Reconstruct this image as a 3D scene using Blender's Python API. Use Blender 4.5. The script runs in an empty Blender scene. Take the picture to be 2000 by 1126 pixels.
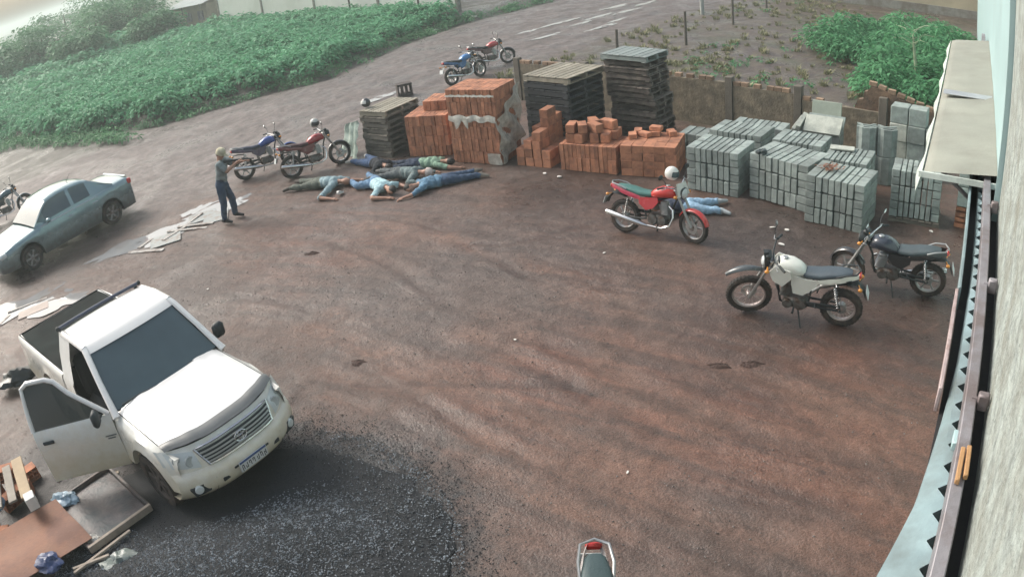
import bpy, bmesh, math, random
import numpy as np
from mathutils import Matrix, Vector
R = math.radians
random.seed(7)
scene = bpy.context.scene
col = scene.collection

# ---------------------------------------------------------------- camera
CAM_H = 5.726
cam_data = bpy.data.cameras.new('camera')
cam = bpy.data.objects.new('camera', cam_data)
col.objects.link(cam)
pitch, roll = R(28.095), R(-7.215)
fwd = Vector((0, math.cos(pitch), -math.sin(pitch)))
rgt = Vector((1, 0, 0)); upv = rgt.cross(fwd)
rg2 = rgt * math.cos(roll) + upv * math.sin(roll)
up2 = -rgt * math.sin(roll) + upv * math.cos(roll)
cam.matrix_world = Matrix(((rg2.x, up2.x, -fwd.x, 0), (rg2.y, up2.y, -fwd.y, 0), (rg2.z, up2.z, -fwd.z, CAM_H), (0, 0, 0, 1)))
cam_data.type = 'PANO'                     # wide-angle surveillance lens with barrel distortion
cam_data.panorama_type = 'FISHEYE_LENS_POLYNOMIAL'
cam_data.sensor_width = 36
cam_data.sensor_fit = 'HORIZONTAL'
cam_data.fisheye_fov = R(170)
cam_data.fisheye_polynomial_k0 = 0.0
cam_data.fisheye_polynomial_k1 = -0.0368682601
cam_data.fisheye_polynomial_k2 = 0.0
cam_data.fisheye_polynomial_k3 = -2.40094e-6
cam_data.fisheye_polynomial_k4 = 0.0
cam_data.clip_start = 0.02
cam_data.clip_end = 6000
scene.camera = cam
scene.render.engine = 'CYCLES'
scene.render.resolution_x, scene.render.resolution_y = 1024, 576

# ---------------------------------------------------------------- sky, sun, exposure
SUN_EL, SUN_AZ = R(42), R(-58)             # azimuth from +Y towards +X
world = bpy.data.worlds.new('World'); scene.world = world
world.use_nodes = True
wt = world.node_tree; wt.nodes.clear()
sky = wt.nodes.new('ShaderNodeTexSky'); sky.sky_type = 'NISHITA'; sky.sun_disc = False
sky.sun_elevation = SUN_EL; sky.sun_rotation = SUN_AZ
sky.air_density = 1.6; sky.dust_density = 6.0; sky.ozone_density = 1.5
hsv = wt.nodes.new('ShaderNodeHueSaturation'); hsv.inputs['Saturation'].default_value = 0.6
bg = wt.nodes.new('ShaderNodeBackground'); bg.inputs['Strength'].default_value = 0.132
wo = wt.nodes.new('ShaderNodeOutputWorld')
wt.links.new(sky.outputs[0], hsv.inputs['Color']); wt.links.new(hsv.outputs[0], bg.inputs['Color']); wt.links.new(bg.outputs[0], wo.inputs[0])
sun_data = bpy.data.lights.new('sun', 'SUN'); sun_data.energy = 1.45; sun_data.angle = R(22); sun_data.color = (1.0, 0.96, 0.9)
sun = bpy.data.objects.new('sun', sun_data); col.objects.link(sun)
sd = Vector((math.sin(SUN_AZ) * math.cos(SUN_EL), math.cos(SUN_AZ) * math.cos(SUN_EL), math.sin(SUN_EL)))
sun.rotation_euler = sd.to_track_quat('Z', 'Y').to_euler()
scene.view_settings.view_transform = 'Standard'
scene.view_settings.look = 'None'
scene.view_settings.gamma = 1
scene.view_settings.exposure = 0.70

# ---------------------------------------------------------------- helpers
class MB:
    """collects shapes and links them as ONE mesh object"""
    def __init__(self, M=None):
        self.v = []; self.f = []; self.mi = []; self.M = M
    def add(self, verts, faces, m=0, M=None):
        o = len(self.v)
        T = self.M if M is None else (M if self.M is None else self.M @ M)
        if T is None: self.v.extend([tuple(p) for p in verts])
        else: self.v.extend([tuple(T @ Vector(p)) for p in verts])
        self.f.extend([tuple(i + o for i in f) for f in faces]); self.mi.extend([m] * len(faces))
        return self
    def box(self, c, s, m=0, M=None, b=0.0):
        x, y, z = s[0] / 2, s[1] / 2, s[2] / 2
        if b <= 0:
            vs = [(c[0] + i * x, c[1] + j * y, c[2] + k * z) for i in (-1, 1) for j in (-1, 1) for k in (-1, 1)]
            return self.add(vs, [(0, 1, 3, 2), (4, 6, 7, 5), (0, 4, 5, 1), (2, 3, 7, 6), (0, 2, 6, 4), (1, 5, 7, 3)], m, M)
        vs = []; idx = {}
        for i in (-1, 1):
            for j in (-1, 1):
                for k in (-1, 1):
                    for a in range(3):
                        d = [x, y, z]; d2 = [d[q] - (0 if q == a else b) for q in range(3)]
                        idx[(i, j, k, a)] = len(vs); vs.append((c[0] + i * d2[0], c[1] + j * d2[1], c[2] + k * d2[2]))
        fs = []
        for a in range(3):
            p, q = [t for t in range(3) if t != a]
            for s1 in (-1, 1):
                ring = []
                for (e, g) in ((-1, -1), (1, -1), (1, 1), (-1, 1)):
                    t = [0, 0, 0]; t[a] = s1; t[p] = e; t[q] = g; ring.append(idx[(t[0], t[1], t[2], a)])
                fs.append(ring)
            for e in (-1, 1):
                for g in (-1, 1):
                    t0 = [0, 0, 0]; t0[a] = -1; t0[p] = e; t0[q] = g
                    t1 = list(t0); t1[a] = 1
                    fs.append([idx[(*t0, p)], idx[(*t1, p)], idx[(*t1, q)], idx[(*t0, q)]])
        for i in (-1, 1):
            for j in (-1, 1):
                for k in (-1, 1):
                    fs.append([idx[(i, j, k, 0)], idx[(i, j, k, 1)], idx[(i, j, k, 2)]])
        return self.add(vs, fs, m, M)
    def tube(self, pts, r, n=8, m=0, M=None, caps=True, sy=1.0):
        P = [Vector(p) for p in pts]; k = len(P)
        rr = r if isinstance(r, (list, tuple)) else [r] * k
        vs = []; prev = None
        for i in range(k):
            t = (P[min(i + 1, k - 1)] - P[max(i - 1, 0)]).normalized()
            if prev is None:
                u = t.cross(Vector((0, 0, 1)))
                if u.length < 1e-3: u = t.cross(Vector((0, 1, 0)))
            else: u = prev - t * prev.dot(t)
            u.normalize(); prev = u; w = t.cross(u)
            for j in range(n):
                a = 2 * math.pi * j / n
                vs.append(P[i] + (u * math.cos(a) + w * math.sin(a) * sy) * rr[i])
        fs = [(i * n + j, i * n + (j + 1) % n, (i + 1) * n + (j + 1) % n, (i + 1) * n + j) for i in range(k - 1) for j in range(n)]
        if caps: fs += [tuple(range(n))[::-1], tuple(range((k - 1) * n, k * n))]
        return self.add(vs, fs, m, M)
    def lathe(self, prof, n=16, m=0, M=None, closed=False, caps=True):
        """prof: (radius, height) about local Z"""
        k = len(prof)
        vs = [(r * math.cos(2 * math.pi * j / n), r * math.sin(2 * math.pi * j / n), h) for r, h in prof for j in range(n)]
        kk = k if closed else k - 1
        fs = [(i * n + j, i * n + (j + 1) % n, ((i + 1) % k) * n + (j + 1) % n, ((i + 1) % k) * n + j) for i in range(kk) for j in range(n)]
        if not closed and caps:
            if prof[0][0] > 1e-5: fs.append(tuple(range(n))[::-1])
            if prof[-1][0] > 1e-5: fs.append(tuple(range((k - 1) * n, k * n)))
        return self.add(vs, fs, m, M)
    def grid(self, rows, m=0, M=None, closed=False, keep=None):
        """rows: list of point lists of equal length"""
        a, b = len(rows), len(rows[0])
        fs = []
        for i in range(a - 1):
            for j in range(b if closed else b - 1):
                if keep is None or keep(i, j):
                    fs.append((i * b + j, i * b + (j + 1) % b, (i + 1) * b + (j + 1) % b, (i + 1) * b + j))
        return self.add([p for r in rows for p in r], fs, m, M)
    def loft(self, rings, m=0, M=None):
        a, b = len(rings), len(rings[0])
        self.grid(rings, m, M, closed=True)
        o = len(self.v) - a * b
        self.f.append(tuple(range(o, o + b))[::-1]); self.mi.append(m)
        self.f.append(tuple(range(o + (a - 1) * b, o + a * b))); self.mi.append(m)
        return self
    def prism(self, poly, h0, h1, m=0, M=None):
        """poly: (x, y) outline, extruded along local Z from h0 to h1"""
        k = len(poly)
        vs = [(p[0], p[1], h0) for p in poly] + [(p[0], p[1], h1) for p in poly]
        fs = [tuple(range(k))[::-1], tuple(range(k, 2 * k))] + [(i, (i + 1) % k, k + (i + 1) % k, k + i) for i in range(k)]
        return self.add(vs, fs, m, M)
    def ball(self, c, r, nu=12, nv=8, m=0, M=None):
        r = r if isinstance(r, (list, tuple)) else (r, r, r)
        vs = [(c[0], c[1], c[2] - r[2])]
        for i in range(1, nv):
            a = -math.pi / 2 + math.pi * i / nv
            for j in range(nu):
                b = 2 * math.pi * j / nu
                vs.append((c[0] + r[0] * math.cos(a) * math.cos(b), c[1] + r[1] * math.cos(a) * math.sin(b), c[2] + r[2] * math.sin(a)))
        vs.append((c[0], c[1], c[2] + r[2])); L = len(vs) - 1
        fs = [(0, 1 + (j + 1) % nu, 1 + j) for j in range(nu)]
        for i in range(nv - 2):
            for j in range(nu):
                fs.append((1 + i * nu + j, 1 + i * nu + (j + 1) % nu, 1 + (i + 1) * nu + (j + 1) % nu, 1 + (i + 1) * nu + j))
        o = 1 + (nv - 2) * nu
        fs += [(o + j, o + (j + 1) % nu, L) for j in range(nu)]
        return self.add(vs, fs, m, M)
    def mesh(self, name, mats, smooth=38, recalc=True):
        me = bpy.data.meshes.new(name)
        me.from_pydata(self.v, [], self.f)
        mats = mats if isinstance(mats, (list, tuple)) else [mats]
        for mm in mats: me.materials.append(mm)
        if len(mats) > 1: me.polygons.foreach_set('material_index', self.mi)
        if recalc:
            bm = bmesh.new(); bm.from_mesh(me)
            lo = [v for v in bm.verts if not v.link_faces]
            if lo: bmesh.ops.delete(bm, geom=lo, context='VERTS')
            bmesh.ops.recalc_face_normals(bm, faces=bm.faces); bm.to_mesh(me); bm.free()
        if smooth:
            me.shade_smooth(); me.set_sharp_from_angle(angle=R(smooth))
        me.update()
        return me
    def build(self, name, mats, parent=None, smooth=38, recalc=True, mat=None):
        o = bpy.data.objects.new(name, self.mesh(name, mats, smooth, recalc))
        col.objects.link(o)
        if parent is not None: o.parent = parent
        if mat is not None: o.matrix_local = mat
        return o

def Tr(x, y, z): return Matrix.Translation((x, y, z))
def Rz(a): return Matrix.Rotation(a, 4, 'Z')
def Rx(a): return Matrix.Rotation(a, 4, 'X')
def Ry(a): return Matrix.Rotation(a, 4, 'Y')
def tag(o, label=None, cat=None, group=None, kind=None):
    if label: o['label'] = label
    if cat: o['category'] = cat
    if group: o['group'] = group
    if kind: o['kind'] = kind
    return o
def empty(name, loc=(0, 0, 0), rz=0.0, parent=None):
    o = bpy.data.objects.new(name, None); o.empty_display_size = 0.1
    o.location = loc; o.rotation_euler = (0, 0, rz); col.objects.link(o)
    if parent is not None: o.parent = parent
    return o
def thing(name, label, cat, loc=(0, 0, 0), rz=0.0, group=None):
    return tag(empty(name, loc, rz), label, cat, group)
def inst(name, me, parent, M):
    o = bpy.data.objects.new(name, me); col.objects.link(o); o.parent = parent; o.matrix_local = M
    return o
def interp(x, xs, ys): return float(np.interp(x, xs, ys))

# ---------------------------------------------------------------- materials
MATS = {}
def nodes_of(name):
    m = bpy.data.materials.new(name); m.use_nodes = True
    nt = m.node_tree; b = nt.nodes['Principled BSDF']
    return m, nt, b
def nd(nt, typ, **kw):
    n = nt.nodes.new(typ)
    for k, v in kw.items():
        if k.startswith('i_'):
            key = k[2:]; key = int(key) if key.isdigit() else key.replace('_', ' ')
            s = n.inputs[key]
            if hasattr(v, 'is_linked'): nt.links.new(v, s)
            else: s.default_value = v
        else: setattr(n, k, v)
    return n
def ramp(nt, fac, stops):
    n = nt.nodes.new('ShaderNodeValToRGB'); e = n.color_ramp.elements
    while len(e) < len(stops): e.new(0.5)
    for i, (p, c) in enumerate(stops):
        e[i].position = p; e[i].color = (c, c, c, 1) if not isinstance(c, (tuple, list)) else (*c[:3], 1)
    nt.links.new(fac, n.inputs[0]); return n.outputs[0]
def mixc(nt, fac, a, b, blend='MIX'):
    n = nt.nodes.new('ShaderNodeMix'); n.data_type = 'RGBA'; n.blend_type = blend
    for s, v in ((n.inputs[0], fac), (n.inputs[6], a), (n.inputs[7], b)):
        if hasattr(v, 'is_linked'): nt.links.new(v, s)
        elif isinstance(v, (tuple, list)): s.default_value = (*v[:3], 1)
        else: s.default_value = v
    return n.outputs[2]
def mth(nt, op, a, b=None, c=None, clamp=False):
    n = nt.nodes.new('ShaderNodeMath'); n.operation = op; n.use_clamp = clamp
    for s, v in zip(n.inputs, (a, b, c)):
        if v is None: continue
        if hasattr(v, 'is_linked'): nt.links.new(v, s)
        else: s.default_value = v
    return n.outputs[0]
def noise(nt, vec, scale, detail=4, rough=0.55, dist=0.0):
    n = nt.nodes.new('ShaderNodeTexNoise'); n.inputs['Scale'].default_value = scale; n.inputs['Detail'].default_value = detail
    n.inputs['Roughness'].default_value = rough; n.inputs['Distortion'].default_value = dist
    if vec is not None: nt.links.new(vec, n.inputs['Vector'])
    return n.outputs[0]
def material(name, c, rough=0.6, metal=0.0, var=0.25, scale=6.0, bump=0.15, bscale=30.0, piece=0.0, c2=None, mix2=(0.45, 0.62), s2=2.0, coat=0.0, spec=0.5, rvar=0.15, mud=0.0, mud_refl_c=(0.13, 0.075, 0.05)):
    """everyday surface: base colour broken up by noise, per-piece tone, a second stain colour, mud and painted ground reflection low down, fine relief"""
    if name in MATS: return MATS[name]
    m, nt, b = nodes_of(name)
    tc = nd(nt, 'ShaderNodeTexCoord'); obj = tc.outputs['Object']
    if piece:
        oi = nd(nt, 'ShaderNodeObjectInfo')
        obj = nd(nt, 'ShaderNodeVectorMath', operation='ADD', i_0=obj, i_1=nd(nt, 'ShaderNodeVectorMath', operation='SCALE', i_0=oi.outputs['Location'], i_Scale=1.7).outputs[0]).outputs[0]
    n1 = noise(nt, obj, scale, 5)
    fac = ramp(nt, n1, [(0.25, 1 - var), (0.75, 1 + var * 0.6)])
    colr = mixc(nt, 1.0, c, fac, 'MULTIPLY')
    if c2:
        n2 = noise(nt, obj, s2, 6, 0.65)
        colr = mixc(nt, ramp(nt, n2, [(mix2[0], 0.0), (mix2[1], 1.0)]), colr, c2)
    if piece:
        f2 = mth(nt, 'MULTIPLY_ADD', oi.outputs['Random'], 2 * piece, 1 - piece)
        cc = nd(nt, 'ShaderNodeCombineColor', i_0=f2, i_1=f2, i_2=f2)
        colr = mixc(nt, 1.0, colr, cc.outputs[0], 'MULTIPLY')
    rg = mth(nt, 'MULTIPLY_ADD', n1, rvar * 2, rough - rvar, clamp=True)
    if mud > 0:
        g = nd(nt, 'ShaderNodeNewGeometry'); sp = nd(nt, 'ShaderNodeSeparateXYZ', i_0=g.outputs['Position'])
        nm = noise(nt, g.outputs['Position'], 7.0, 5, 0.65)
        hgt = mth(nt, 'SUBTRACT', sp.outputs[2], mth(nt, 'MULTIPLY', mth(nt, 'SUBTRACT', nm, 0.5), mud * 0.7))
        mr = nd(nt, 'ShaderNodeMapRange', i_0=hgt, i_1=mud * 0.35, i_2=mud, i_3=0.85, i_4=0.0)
        colr = mixc(nt, mr.outputs[0], colr, mud_refl_c)
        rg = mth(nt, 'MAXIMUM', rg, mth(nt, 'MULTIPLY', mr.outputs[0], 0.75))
    nt.links.new(colr, b.inputs['Base Color']); nt.links.new(rg, b.inputs['Roughness'])
    b.inputs['Metallic'].default_value = metal; b.inputs['Specular IOR Level'].default_value = spec
    if coat: b.inputs['Coat Weight'].default_value = coat; b.inputs['Coat Roughness'].default_value = 0.08
    if bump:
        bn = nd(nt, 'ShaderNodeBump', i_Strength=bump, i_Distance=0.02, i_Height=noise(nt, obj, bscale, 4))
        nt.links.new(bn.outputs[0], b.inputs['Normal'])
    MATS[name] = m
    return m
def paint(name, c, rough=0.28, coat=0.6, mud=0.0, metal=0.0, var=0.05, mud_refl_c=(0.13, 0.075, 0.05)):
    return material(name, c, rough, metal, var, 3.0, 0.02, 4.0, coat=coat, rvar=0.06, mud=mud, mud_refl_c=mud_refl_c)
def glass(name, c=(0.02, 0.03, 0.035), rough=0.06, trans=0.0, alpha=1.0):
    if name in MATS: return MATS[name]
    m, nt, b = nodes_of(name)
    n = noise(nt, nd(nt, 'ShaderNodeTexCoord').outputs['Object'], 3.0, 4)
    nt.links.new(mixc(nt, n, tuple(0.8 * k for k in c), tuple(1.25 * k for k in c)), b.inputs['Base Color'])
    nt.links.new(mth(nt, 'MULTIPLY_ADD', n, 0.1, rough - 0.03), b.inputs['Roughness'])
    b.inputs['IOR'].default_value = 1.5; b.inputs['Transmission Weight'].default_value = trans; b.inputs['Alpha'].default_value = alpha
    b.inputs['Coat Weight'].default_value = 0.5; b.inputs['Coat Roughness'].default_value = 0.03
    MATS[name] = m
    return m
# ================================================================ the setting: ground, road, lot, field, hills
def vnoise(x, y, seed=0):
    x = np.asarray(x, float); y = np.asarray(y, float)
    xi = np.floor(x).astype(np.int64); yi = np.floor(y).astype(np.int64)
    fx = x - xi; fy = y - yi
    fx = fx * fx * (3 - 2 * fx); fy = fy * fy * (3 - 2 * fy)
    def h(i, j):
        n = (i * 374761393 + j * 668265263 + seed * 1442695041) & 0xffffffff
        n = ((n ^ (n >> 13)) * 1274126177) & 0xffffffff
        return ((n ^ (n >> 16)) & 0xffff) / 65535.0
    return (h(xi, yi) * (1 - fx) + h(xi + 1, yi) * fx) * (1 - fy) + (h(xi, yi + 1) * (1 - fx) + h(xi + 1, yi + 1) * fx) * fy
S2 = math.sqrt(0.5)
FP = [-60, 6.0, 8.4, 10.7, 13.4, 17.3, 23.3, 28.3, 35, 90]
FD = [-75, -42.6, -34, -29.8, -28.8, -27.2, -29.3, -30.4, -30.3, -30.5]
TRACKS = [[(-8.55, 16.62), (-5.49, 14.73), (-3.48, 13.78), (-2.11, 12.32), (-0.98, 10.53), (-0.01, 9.37), (0.91, 8.61)], [(1.63, 9.39), (2.69, 8.55), (3.39, 7.97), (4.04, 7.18), (4.7, 6.2)], [(-2.97, 8.56), (-1.75, 7.88), (-0.83, 6.82), (-0.0, 6.06), (0.87, 5.34), (1.97, 4.47)], [(-0.82, 9.71), (0.51, 8.1), (1.81, 6.54), (2.81, 5.64), (3.67, 5.12)], [(-2.96, 10.53), (-1.54, 9.04), (-0.18, 7.69), (0.89, 6.39), (1.79, 5.35), (2.68, 4.65)], [(1.57, 13.0), (0.11, 12.52), (-1.29, 12.95), (-2.91, 14.22)], [(-0.82, 13.51), (0.47, 11.38), (1.57, 10.35), (2.45, 9.63)]]
def parallel(pl, o):
    out = []
    for k, (x, y) in enumerate(pl):
        a, b = pl[max(k - 1, 0)], pl[min(k + 1, len(pl) - 1)]; dx, dy = b[0] - a[0], b[1] - a[1]; L = math.hypot(dx, dy)
        out.append((x - dy / L * o, y + dx / L * o))
    return out
TRACKS += [parallel(TRACKS[0], 1.35), parallel(TRACKS[3], 0.5), parallel(TRACKS[4], -0.22), parallel(TRACKS[2], 0.42), parallel(TRACKS[1], -0.55)]
RUTS = []
for k, (o1, o2) in ((0, (-.1, .55)), (2, (-.25, .2)), (3, (-.3, .9)), (4, (.35, -.55)), (1, (.15, -.3)), (5, (.1, -.5)), (6, (.2, -.35))):
    RUTS += [parallel(TRACKS[k], o1), parallel(TRACKS[k], o2)]
RUTS += [[(-9.0, 13.6), (-6.5, 12.6), (-3.8, 11.2), (-1.6, 9.9), (0.6, 8.9), (3.0, 8.0), (5.4, 6.2)], [(-8.8, 12.4), (-6.0, 11.5), (-3.2, 10.1), (-1.0, 8.5), (0.6, 6.9), (1.6, 5.2)], [(4.6, 6.0), (2.6, 7.4), (0.4, 8.0), (-2.2, 8.6)], [(4.9, 6.9), (3.2, 9.4), (2.4, 11.2), (1.0, 12.6), (-1.5, 14.0)]]
def seg_dist(x, y, pl):
    best = np.full(x.shape, 1e9)
    for (ax, ay), (bx, by) in zip(pl[:-1], pl[1:]):
        dx, dy = bx - ax, by - ay
        t = np.clip(((x - ax) * dx + (y - ay) * dy) / (dx * dx + dy * dy), 0, 1)
        best = np.minimum(best, np.hypot(x - ax - t * dx, y - ay - t * dy))
    return best
def height(x, y):
    x = np.asarray(x, float); y = np.asarray(y, float)
    d = (x - y) * S2; p = (x + y) * S2
    h = 0.035 * (vnoise(x * 0.45, y * 0.45, 1) - 0.5) + 0.014 * (vnoise(x * 1.7, y * 1.7, 2) - 0.5) + 0.018 * (vnoise(x * 5, y * 5, 3) - 0.5)
    for pl in TRACKS:
        q = seg_dist(x, y, pl) + 0.12 * (vnoise(x * 0.9, y * 0.9, 9) - 0.5)
        amp = np.clip(2.2 * vnoise(x * 0.5, y * 0.5, 17) - 0.45, 0, 1.4)
        h += amp * (-0.012 * np.exp(-(q / 0.10) ** 2) + 0.007 * np.exp(-((q - 0.24) / 0.10) ** 2))
    for k, pl in enumerate(RUTS):
        q = seg_dist(x, y, pl) + 0.10 * (vnoise(x * 1.1, y * 1.1, 40 + k) - 0.5)
        h += np.clip(2.4 * vnoise(x * 0.7, y * 0.7, 60 + k) - 1.0, 0, 1) * (-0.011 * np.exp(-(q / 0.07) ** 4) + 0.006 * np.exp(-((q - 0.13) / 0.04) ** 2))
    road = np.clip((-17.8 - d) / 1.2, 0, 1) * np.clip((d - np.interp(p, FP, FD)) / 0.8, 0, 1)
    dw = d + 0.9 * (vnoise(p * 0.12, d * 0.3, 4) - 0.5)
    h += road * (0.02 * np.sin(dw * 3.9) * vnoise(p * 0.3, d, 5) + 0.025 * (vnoise(p * 0.9, d * 2.2, 6) - 0.5) + 0.035 * (vnoise(p * 3.1, d * 4, 8) - 0.5))
    bank = np.clip((np.interp(p, FP, FD) + 0.5 - d) / 1.6, 0, 1)
    h += bank * 0.35 * (0.6 + 0.8 * vnoise(x * 0.4, y * 0.4, 7))
    h -= 0.12 * np.clip(1 - np.abs(d - np.interp(p, FP, FD) - 0.7) / 0.9, 0, 1)
    return h - 0.015
def vn1(x, y, seed=0):
    xi, yi = math.floor(x), math.floor(y); fx, fy = x - xi, y - yi
    fx = fx * fx * (3 - 2 * fx); fy = fy * fy * (3 - 2 * fy)
    def h(i, j):
        n = (i * 374761393 + j * 668265263 + seed * 1442695041) & 0xffffffff
        n = ((n ^ (n >> 13)) * 1274126177) & 0xffffffff
        return ((n ^ (n >> 16)) & 0xffff) / 65535.0
    return (h(xi, yi) * (1 - fx) + h(xi + 1, yi) * fx) * (1 - fy) + (h(xi, yi + 1) * (1 - fx) + h(xi + 1, yi + 1) * fx) * fy
_gx = np.arange(-72, 62, 0.2); _gy = np.arange(-14, 132, 0.2)
_GZ = height(*np.meshgrid(_gx, _gy)).tolist()
def gz(x, y):
    u = min(max((x + 72) * 5, 0), len(_gx) - 2.001); v = min(max((y + 14) * 5, 0), len(_gy) - 2.001)
    i, j = int(u), int(v); fu, fv = u - i, v - j
    a, b = _GZ[j], _GZ[j + 1]
    return (a[i] * (1 - fu) + a[i + 1] * fu) * (1 - fv) + (b[i] * (1 - fu) + b[i + 1] * fu) * fv

def ground_material():
    m, nt, b = nodes_of('ground_mud')
    g = nd(nt, 'ShaderNodeNewGeometry'); pos = g.outputs['Position']
    sp = nd(nt, 'ShaderNodeSeparateXYZ', i_0=pos); x, y = sp.outputs[0], sp.outputs[1]
    d = mth(nt, 'MULTIPLY', mth(nt, 'SUBTRACT', x, y), S2); p = mth(nt, 'MULTIPLY', mth(nt, 'ADD', x, y), S2)
    nbig = noise(nt, pos, 0.28, 5, 0.6, 0.6); nmid = noise(nt, pos, 1.1, 6, 0.65, 0.8); nfin = noise(nt, pos, 7.0, 5, 0.7); ngr = noise(nt, pos, 38.0, 3, 0.7)
    def blob(cx, cy, r, soft, amt=1.6):
        dist = mth(nt, 'SQRT', mth(nt, 'ADD', mth(nt, 'POWER', mth(nt, 'SUBTRACT', x, cx), 2.0), mth(nt, 'POWER', mth(nt, 'SUBTRACT', y, cy), 2.0)))
        dist = mth(nt, 'ADD', dist, mth(nt, 'MULTIPLY', mth(nt, 'SUBTRACT', nmid, 0.5), amt * r * 0.6))
        return nd(nt, 'ShaderNodeMapRange', interpolation_type='SMOOTHSTEP', i_0=dist, i_1=r - soft, i_2=r + soft, i_3=1.0, i_4=0.0).outputs[0]
    def mx(*a):
        o = a[0]
        for k in a[1:]: o = mth(nt, 'MAXIMUM', o, k)
        return o
    # dragged streaks along the wheel tracks
    ang = mth(nt, 'ARCTAN2', mth(nt, 'ADD', y, 12.0), mth(nt, 'ADD', x, 13.0))
    rad = mth(nt, 'SQRT', mth(nt, 'ADD', mth(nt, 'POWER', mth(nt, 'ADD', x, 13.0), 2.0), mth(nt, 'POWER', mth(nt, 'ADD', y, 12.0), 2.0)))
    sv = nd(nt, 'ShaderNodeCombineXYZ', i_0=mth(nt, 'MULTIPLY', rad, 3.2), i_1=mth(nt, 'MULTIPLY', ang, 9.0), i_2=0.0).outputs[0]
    streak = noise(nt, sv, 1.0, 4, 0.6, 0.4)
    brown = (0.120, 0.074, 0.057); red = (0.162, 0.080, 0.056); grey = (0.116, 0.092, 0.082); dark = (0.047, 0.037, 0.034)
    c = mixc(nt, ramp(nt, nbig, [(0.42, 0.0), (0.62, 1.0)]), brown, grey)
    redm = mth(nt, 'MULTIPLY', mx(blob(2.6, 6.3, 2.2, 1.5), mth(nt, 'MULTIPLY', blob(4.6, 7.2, 1.5, 1.0), 0.9), mth(nt, 'MULTIPLY', blob(-3.5, 13.8, 1.8, 1.0), 0.6), blob(0.2, 8.3, 1.4, 1.0)), ramp(nt, streak, [(0.32, 0.2), (0.62, 1.0)]))
    c = mixc(nt, redm, c, red)
    gravm = mth(nt, 'MULTIPLY', mx(blob(-0.6, 11.2, 2.1, 1.0), mth(nt, 'MULTIPLY', blob(1.6, 4.6, 1.3, 0.8), 0.8)), ramp(nt, nfin, [(0.3, 0.5), (0.6, 1.0)]))
    c = mixc(nt, gravm, c, grey)
    trk = nd(nt, 'ShaderNodeAttribute', attribute_name='track').outputs['Fac']
    trm = mth(nt, 'MULTIPLY', trk, ramp(nt, noise(nt, pos, 1.9, 6, 0.7, 0.6), [(0.30, 0.15), (0.60, 1.0)]), clamp=True)
    c = mixc(nt, trm, c, mixc(nt, nbig, (0.168, 0.090, 0.066), (0.172, 0.116, 0.088)))
    c = mixc(nt, mth(nt, 'MULTIPLY', ramp(nt, noise(nt, sv, 2.2, 5, 0.7, 0.8), [(0.54, 0.0), (0.66, 1.0)]), 0.25), c, (0.158, 0.108, 0.083))
    c = mixc(nt, mth(nt, 'MULTIPLY', ramp(nt, streak, [(0.38, 1.0), (0.56, 0.0)]), 0.45), c, dark)
    wet = mth(nt, 'MULTIPLY', mx(blob(6.3, 8.2, 2.0, 1.0), blob(5.0, 11.6, 1.6, 0.8), blob(1.6, 14.6, 1.3, 0.8), blob(-7.0, 10.0, 1.9, 1.0), blob(3.6, 8.6, 1.0, 0.8), blob(-10.8, 15.4, 1.9, 0.8)), ramp(nt, nmid, [(0.3, 0.45), (0.6, 1.0)]))
    c = mixc(nt, mth(nt, 'MULTIPLY', wet, 0.75), c, dark)
    rut_ = nd(nt, 'ShaderNodeAttribute', attribute_name='rut').outputs['Fac']
    c = mixc(nt, mth(nt, 'MULTIPLY', rut_, ramp(nt, nfin, [(0.3, 0.35), (0.6, 0.85)])), c, (0.070, 0.044, 0.036))
    foot = ramp(nt, noise(nt, pos, 4.6, 3, 0.55, 1.6), [(0.66, 0.0), (0.70, 1.0)])
    c = mixc(nt, mth(nt, 'MULTIPLY', foot, 0.5), c, (0.062, 0.042, 0.036))
    # stone dust bleeding out of the gravel heap
    dust = nd(nt, 'ShaderNodeMapRange', interpolation_type='SMOOTHSTEP', i_0=mth(nt, 'ADD', mth(nt, 'SQRT', mth(nt, 'ADD', mth(nt, 'POWER', mth(nt, 'ADD', x, 3.25), 2.0), mth(nt, 'POWER', mth(nt, 'SUBTRACT', y, 5.25), 2.0))), mth(nt, 'MULTIPLY', mth(nt, 'SUBTRACT', noise(nt, pos, 3.0, 6, 0.75, 0.6), 0.5), 1.7)), i_1=2.15, i_2=2.95, i_3=1.0, i_4=0.0).outputs[0]
    dust = mth(nt, 'MAXIMUM', dust, mth(nt, 'MULTIPLY', mx(blob(-6.3, 6.6, 1.7, 0.7, 0.8), blob(-5.0, 6.9, 1.3, 0.6, 0.8)), 0.9))
    c = mixc(nt, dust, c, (0.036, 0.038, 0.042))
    # road: greyer, rutted
    rv = nd(nt, 'ShaderNodeCombineXYZ', i_0=mth(nt, 'MULTIPLY', d, 1.3), i_1=mth(nt, 'MULTIPLY', p, 0.5), i_2=0.0).outputs[0]
    rut = noise(nt, rv, 1.0, 5, 0.65, 0.5)
    dn = mth(nt, 'ADD', d, mth(nt, 'MULTIPLY', mth(nt, 'SUBTRACT', nmid, 0.5), 3.0))
    roadm = nd(nt, 'ShaderNodeMapRange', interpolation_type='SMOOTHSTEP', i_0=dn, i_1=-19.6, i_2=-16.6, i_3=1.0, i_4=0.0).outputs[0]
    rc = mixc(nt, ramp(nt, rut, [(0.34, 0.0), (0.64, 1.0)]), (0.094, 0.076, 0.071), (0.160, 0.138, 0.131))
    c = mixc(nt, roadm, c, rc)
    # vacant lot: dark soil with dry straw
    pn = mth(nt, 'ADD', p, mth(nt, 'MULTIPLY', mth(nt, 'SUBTRACT', nfin, 0.5), 1.5))
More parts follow.
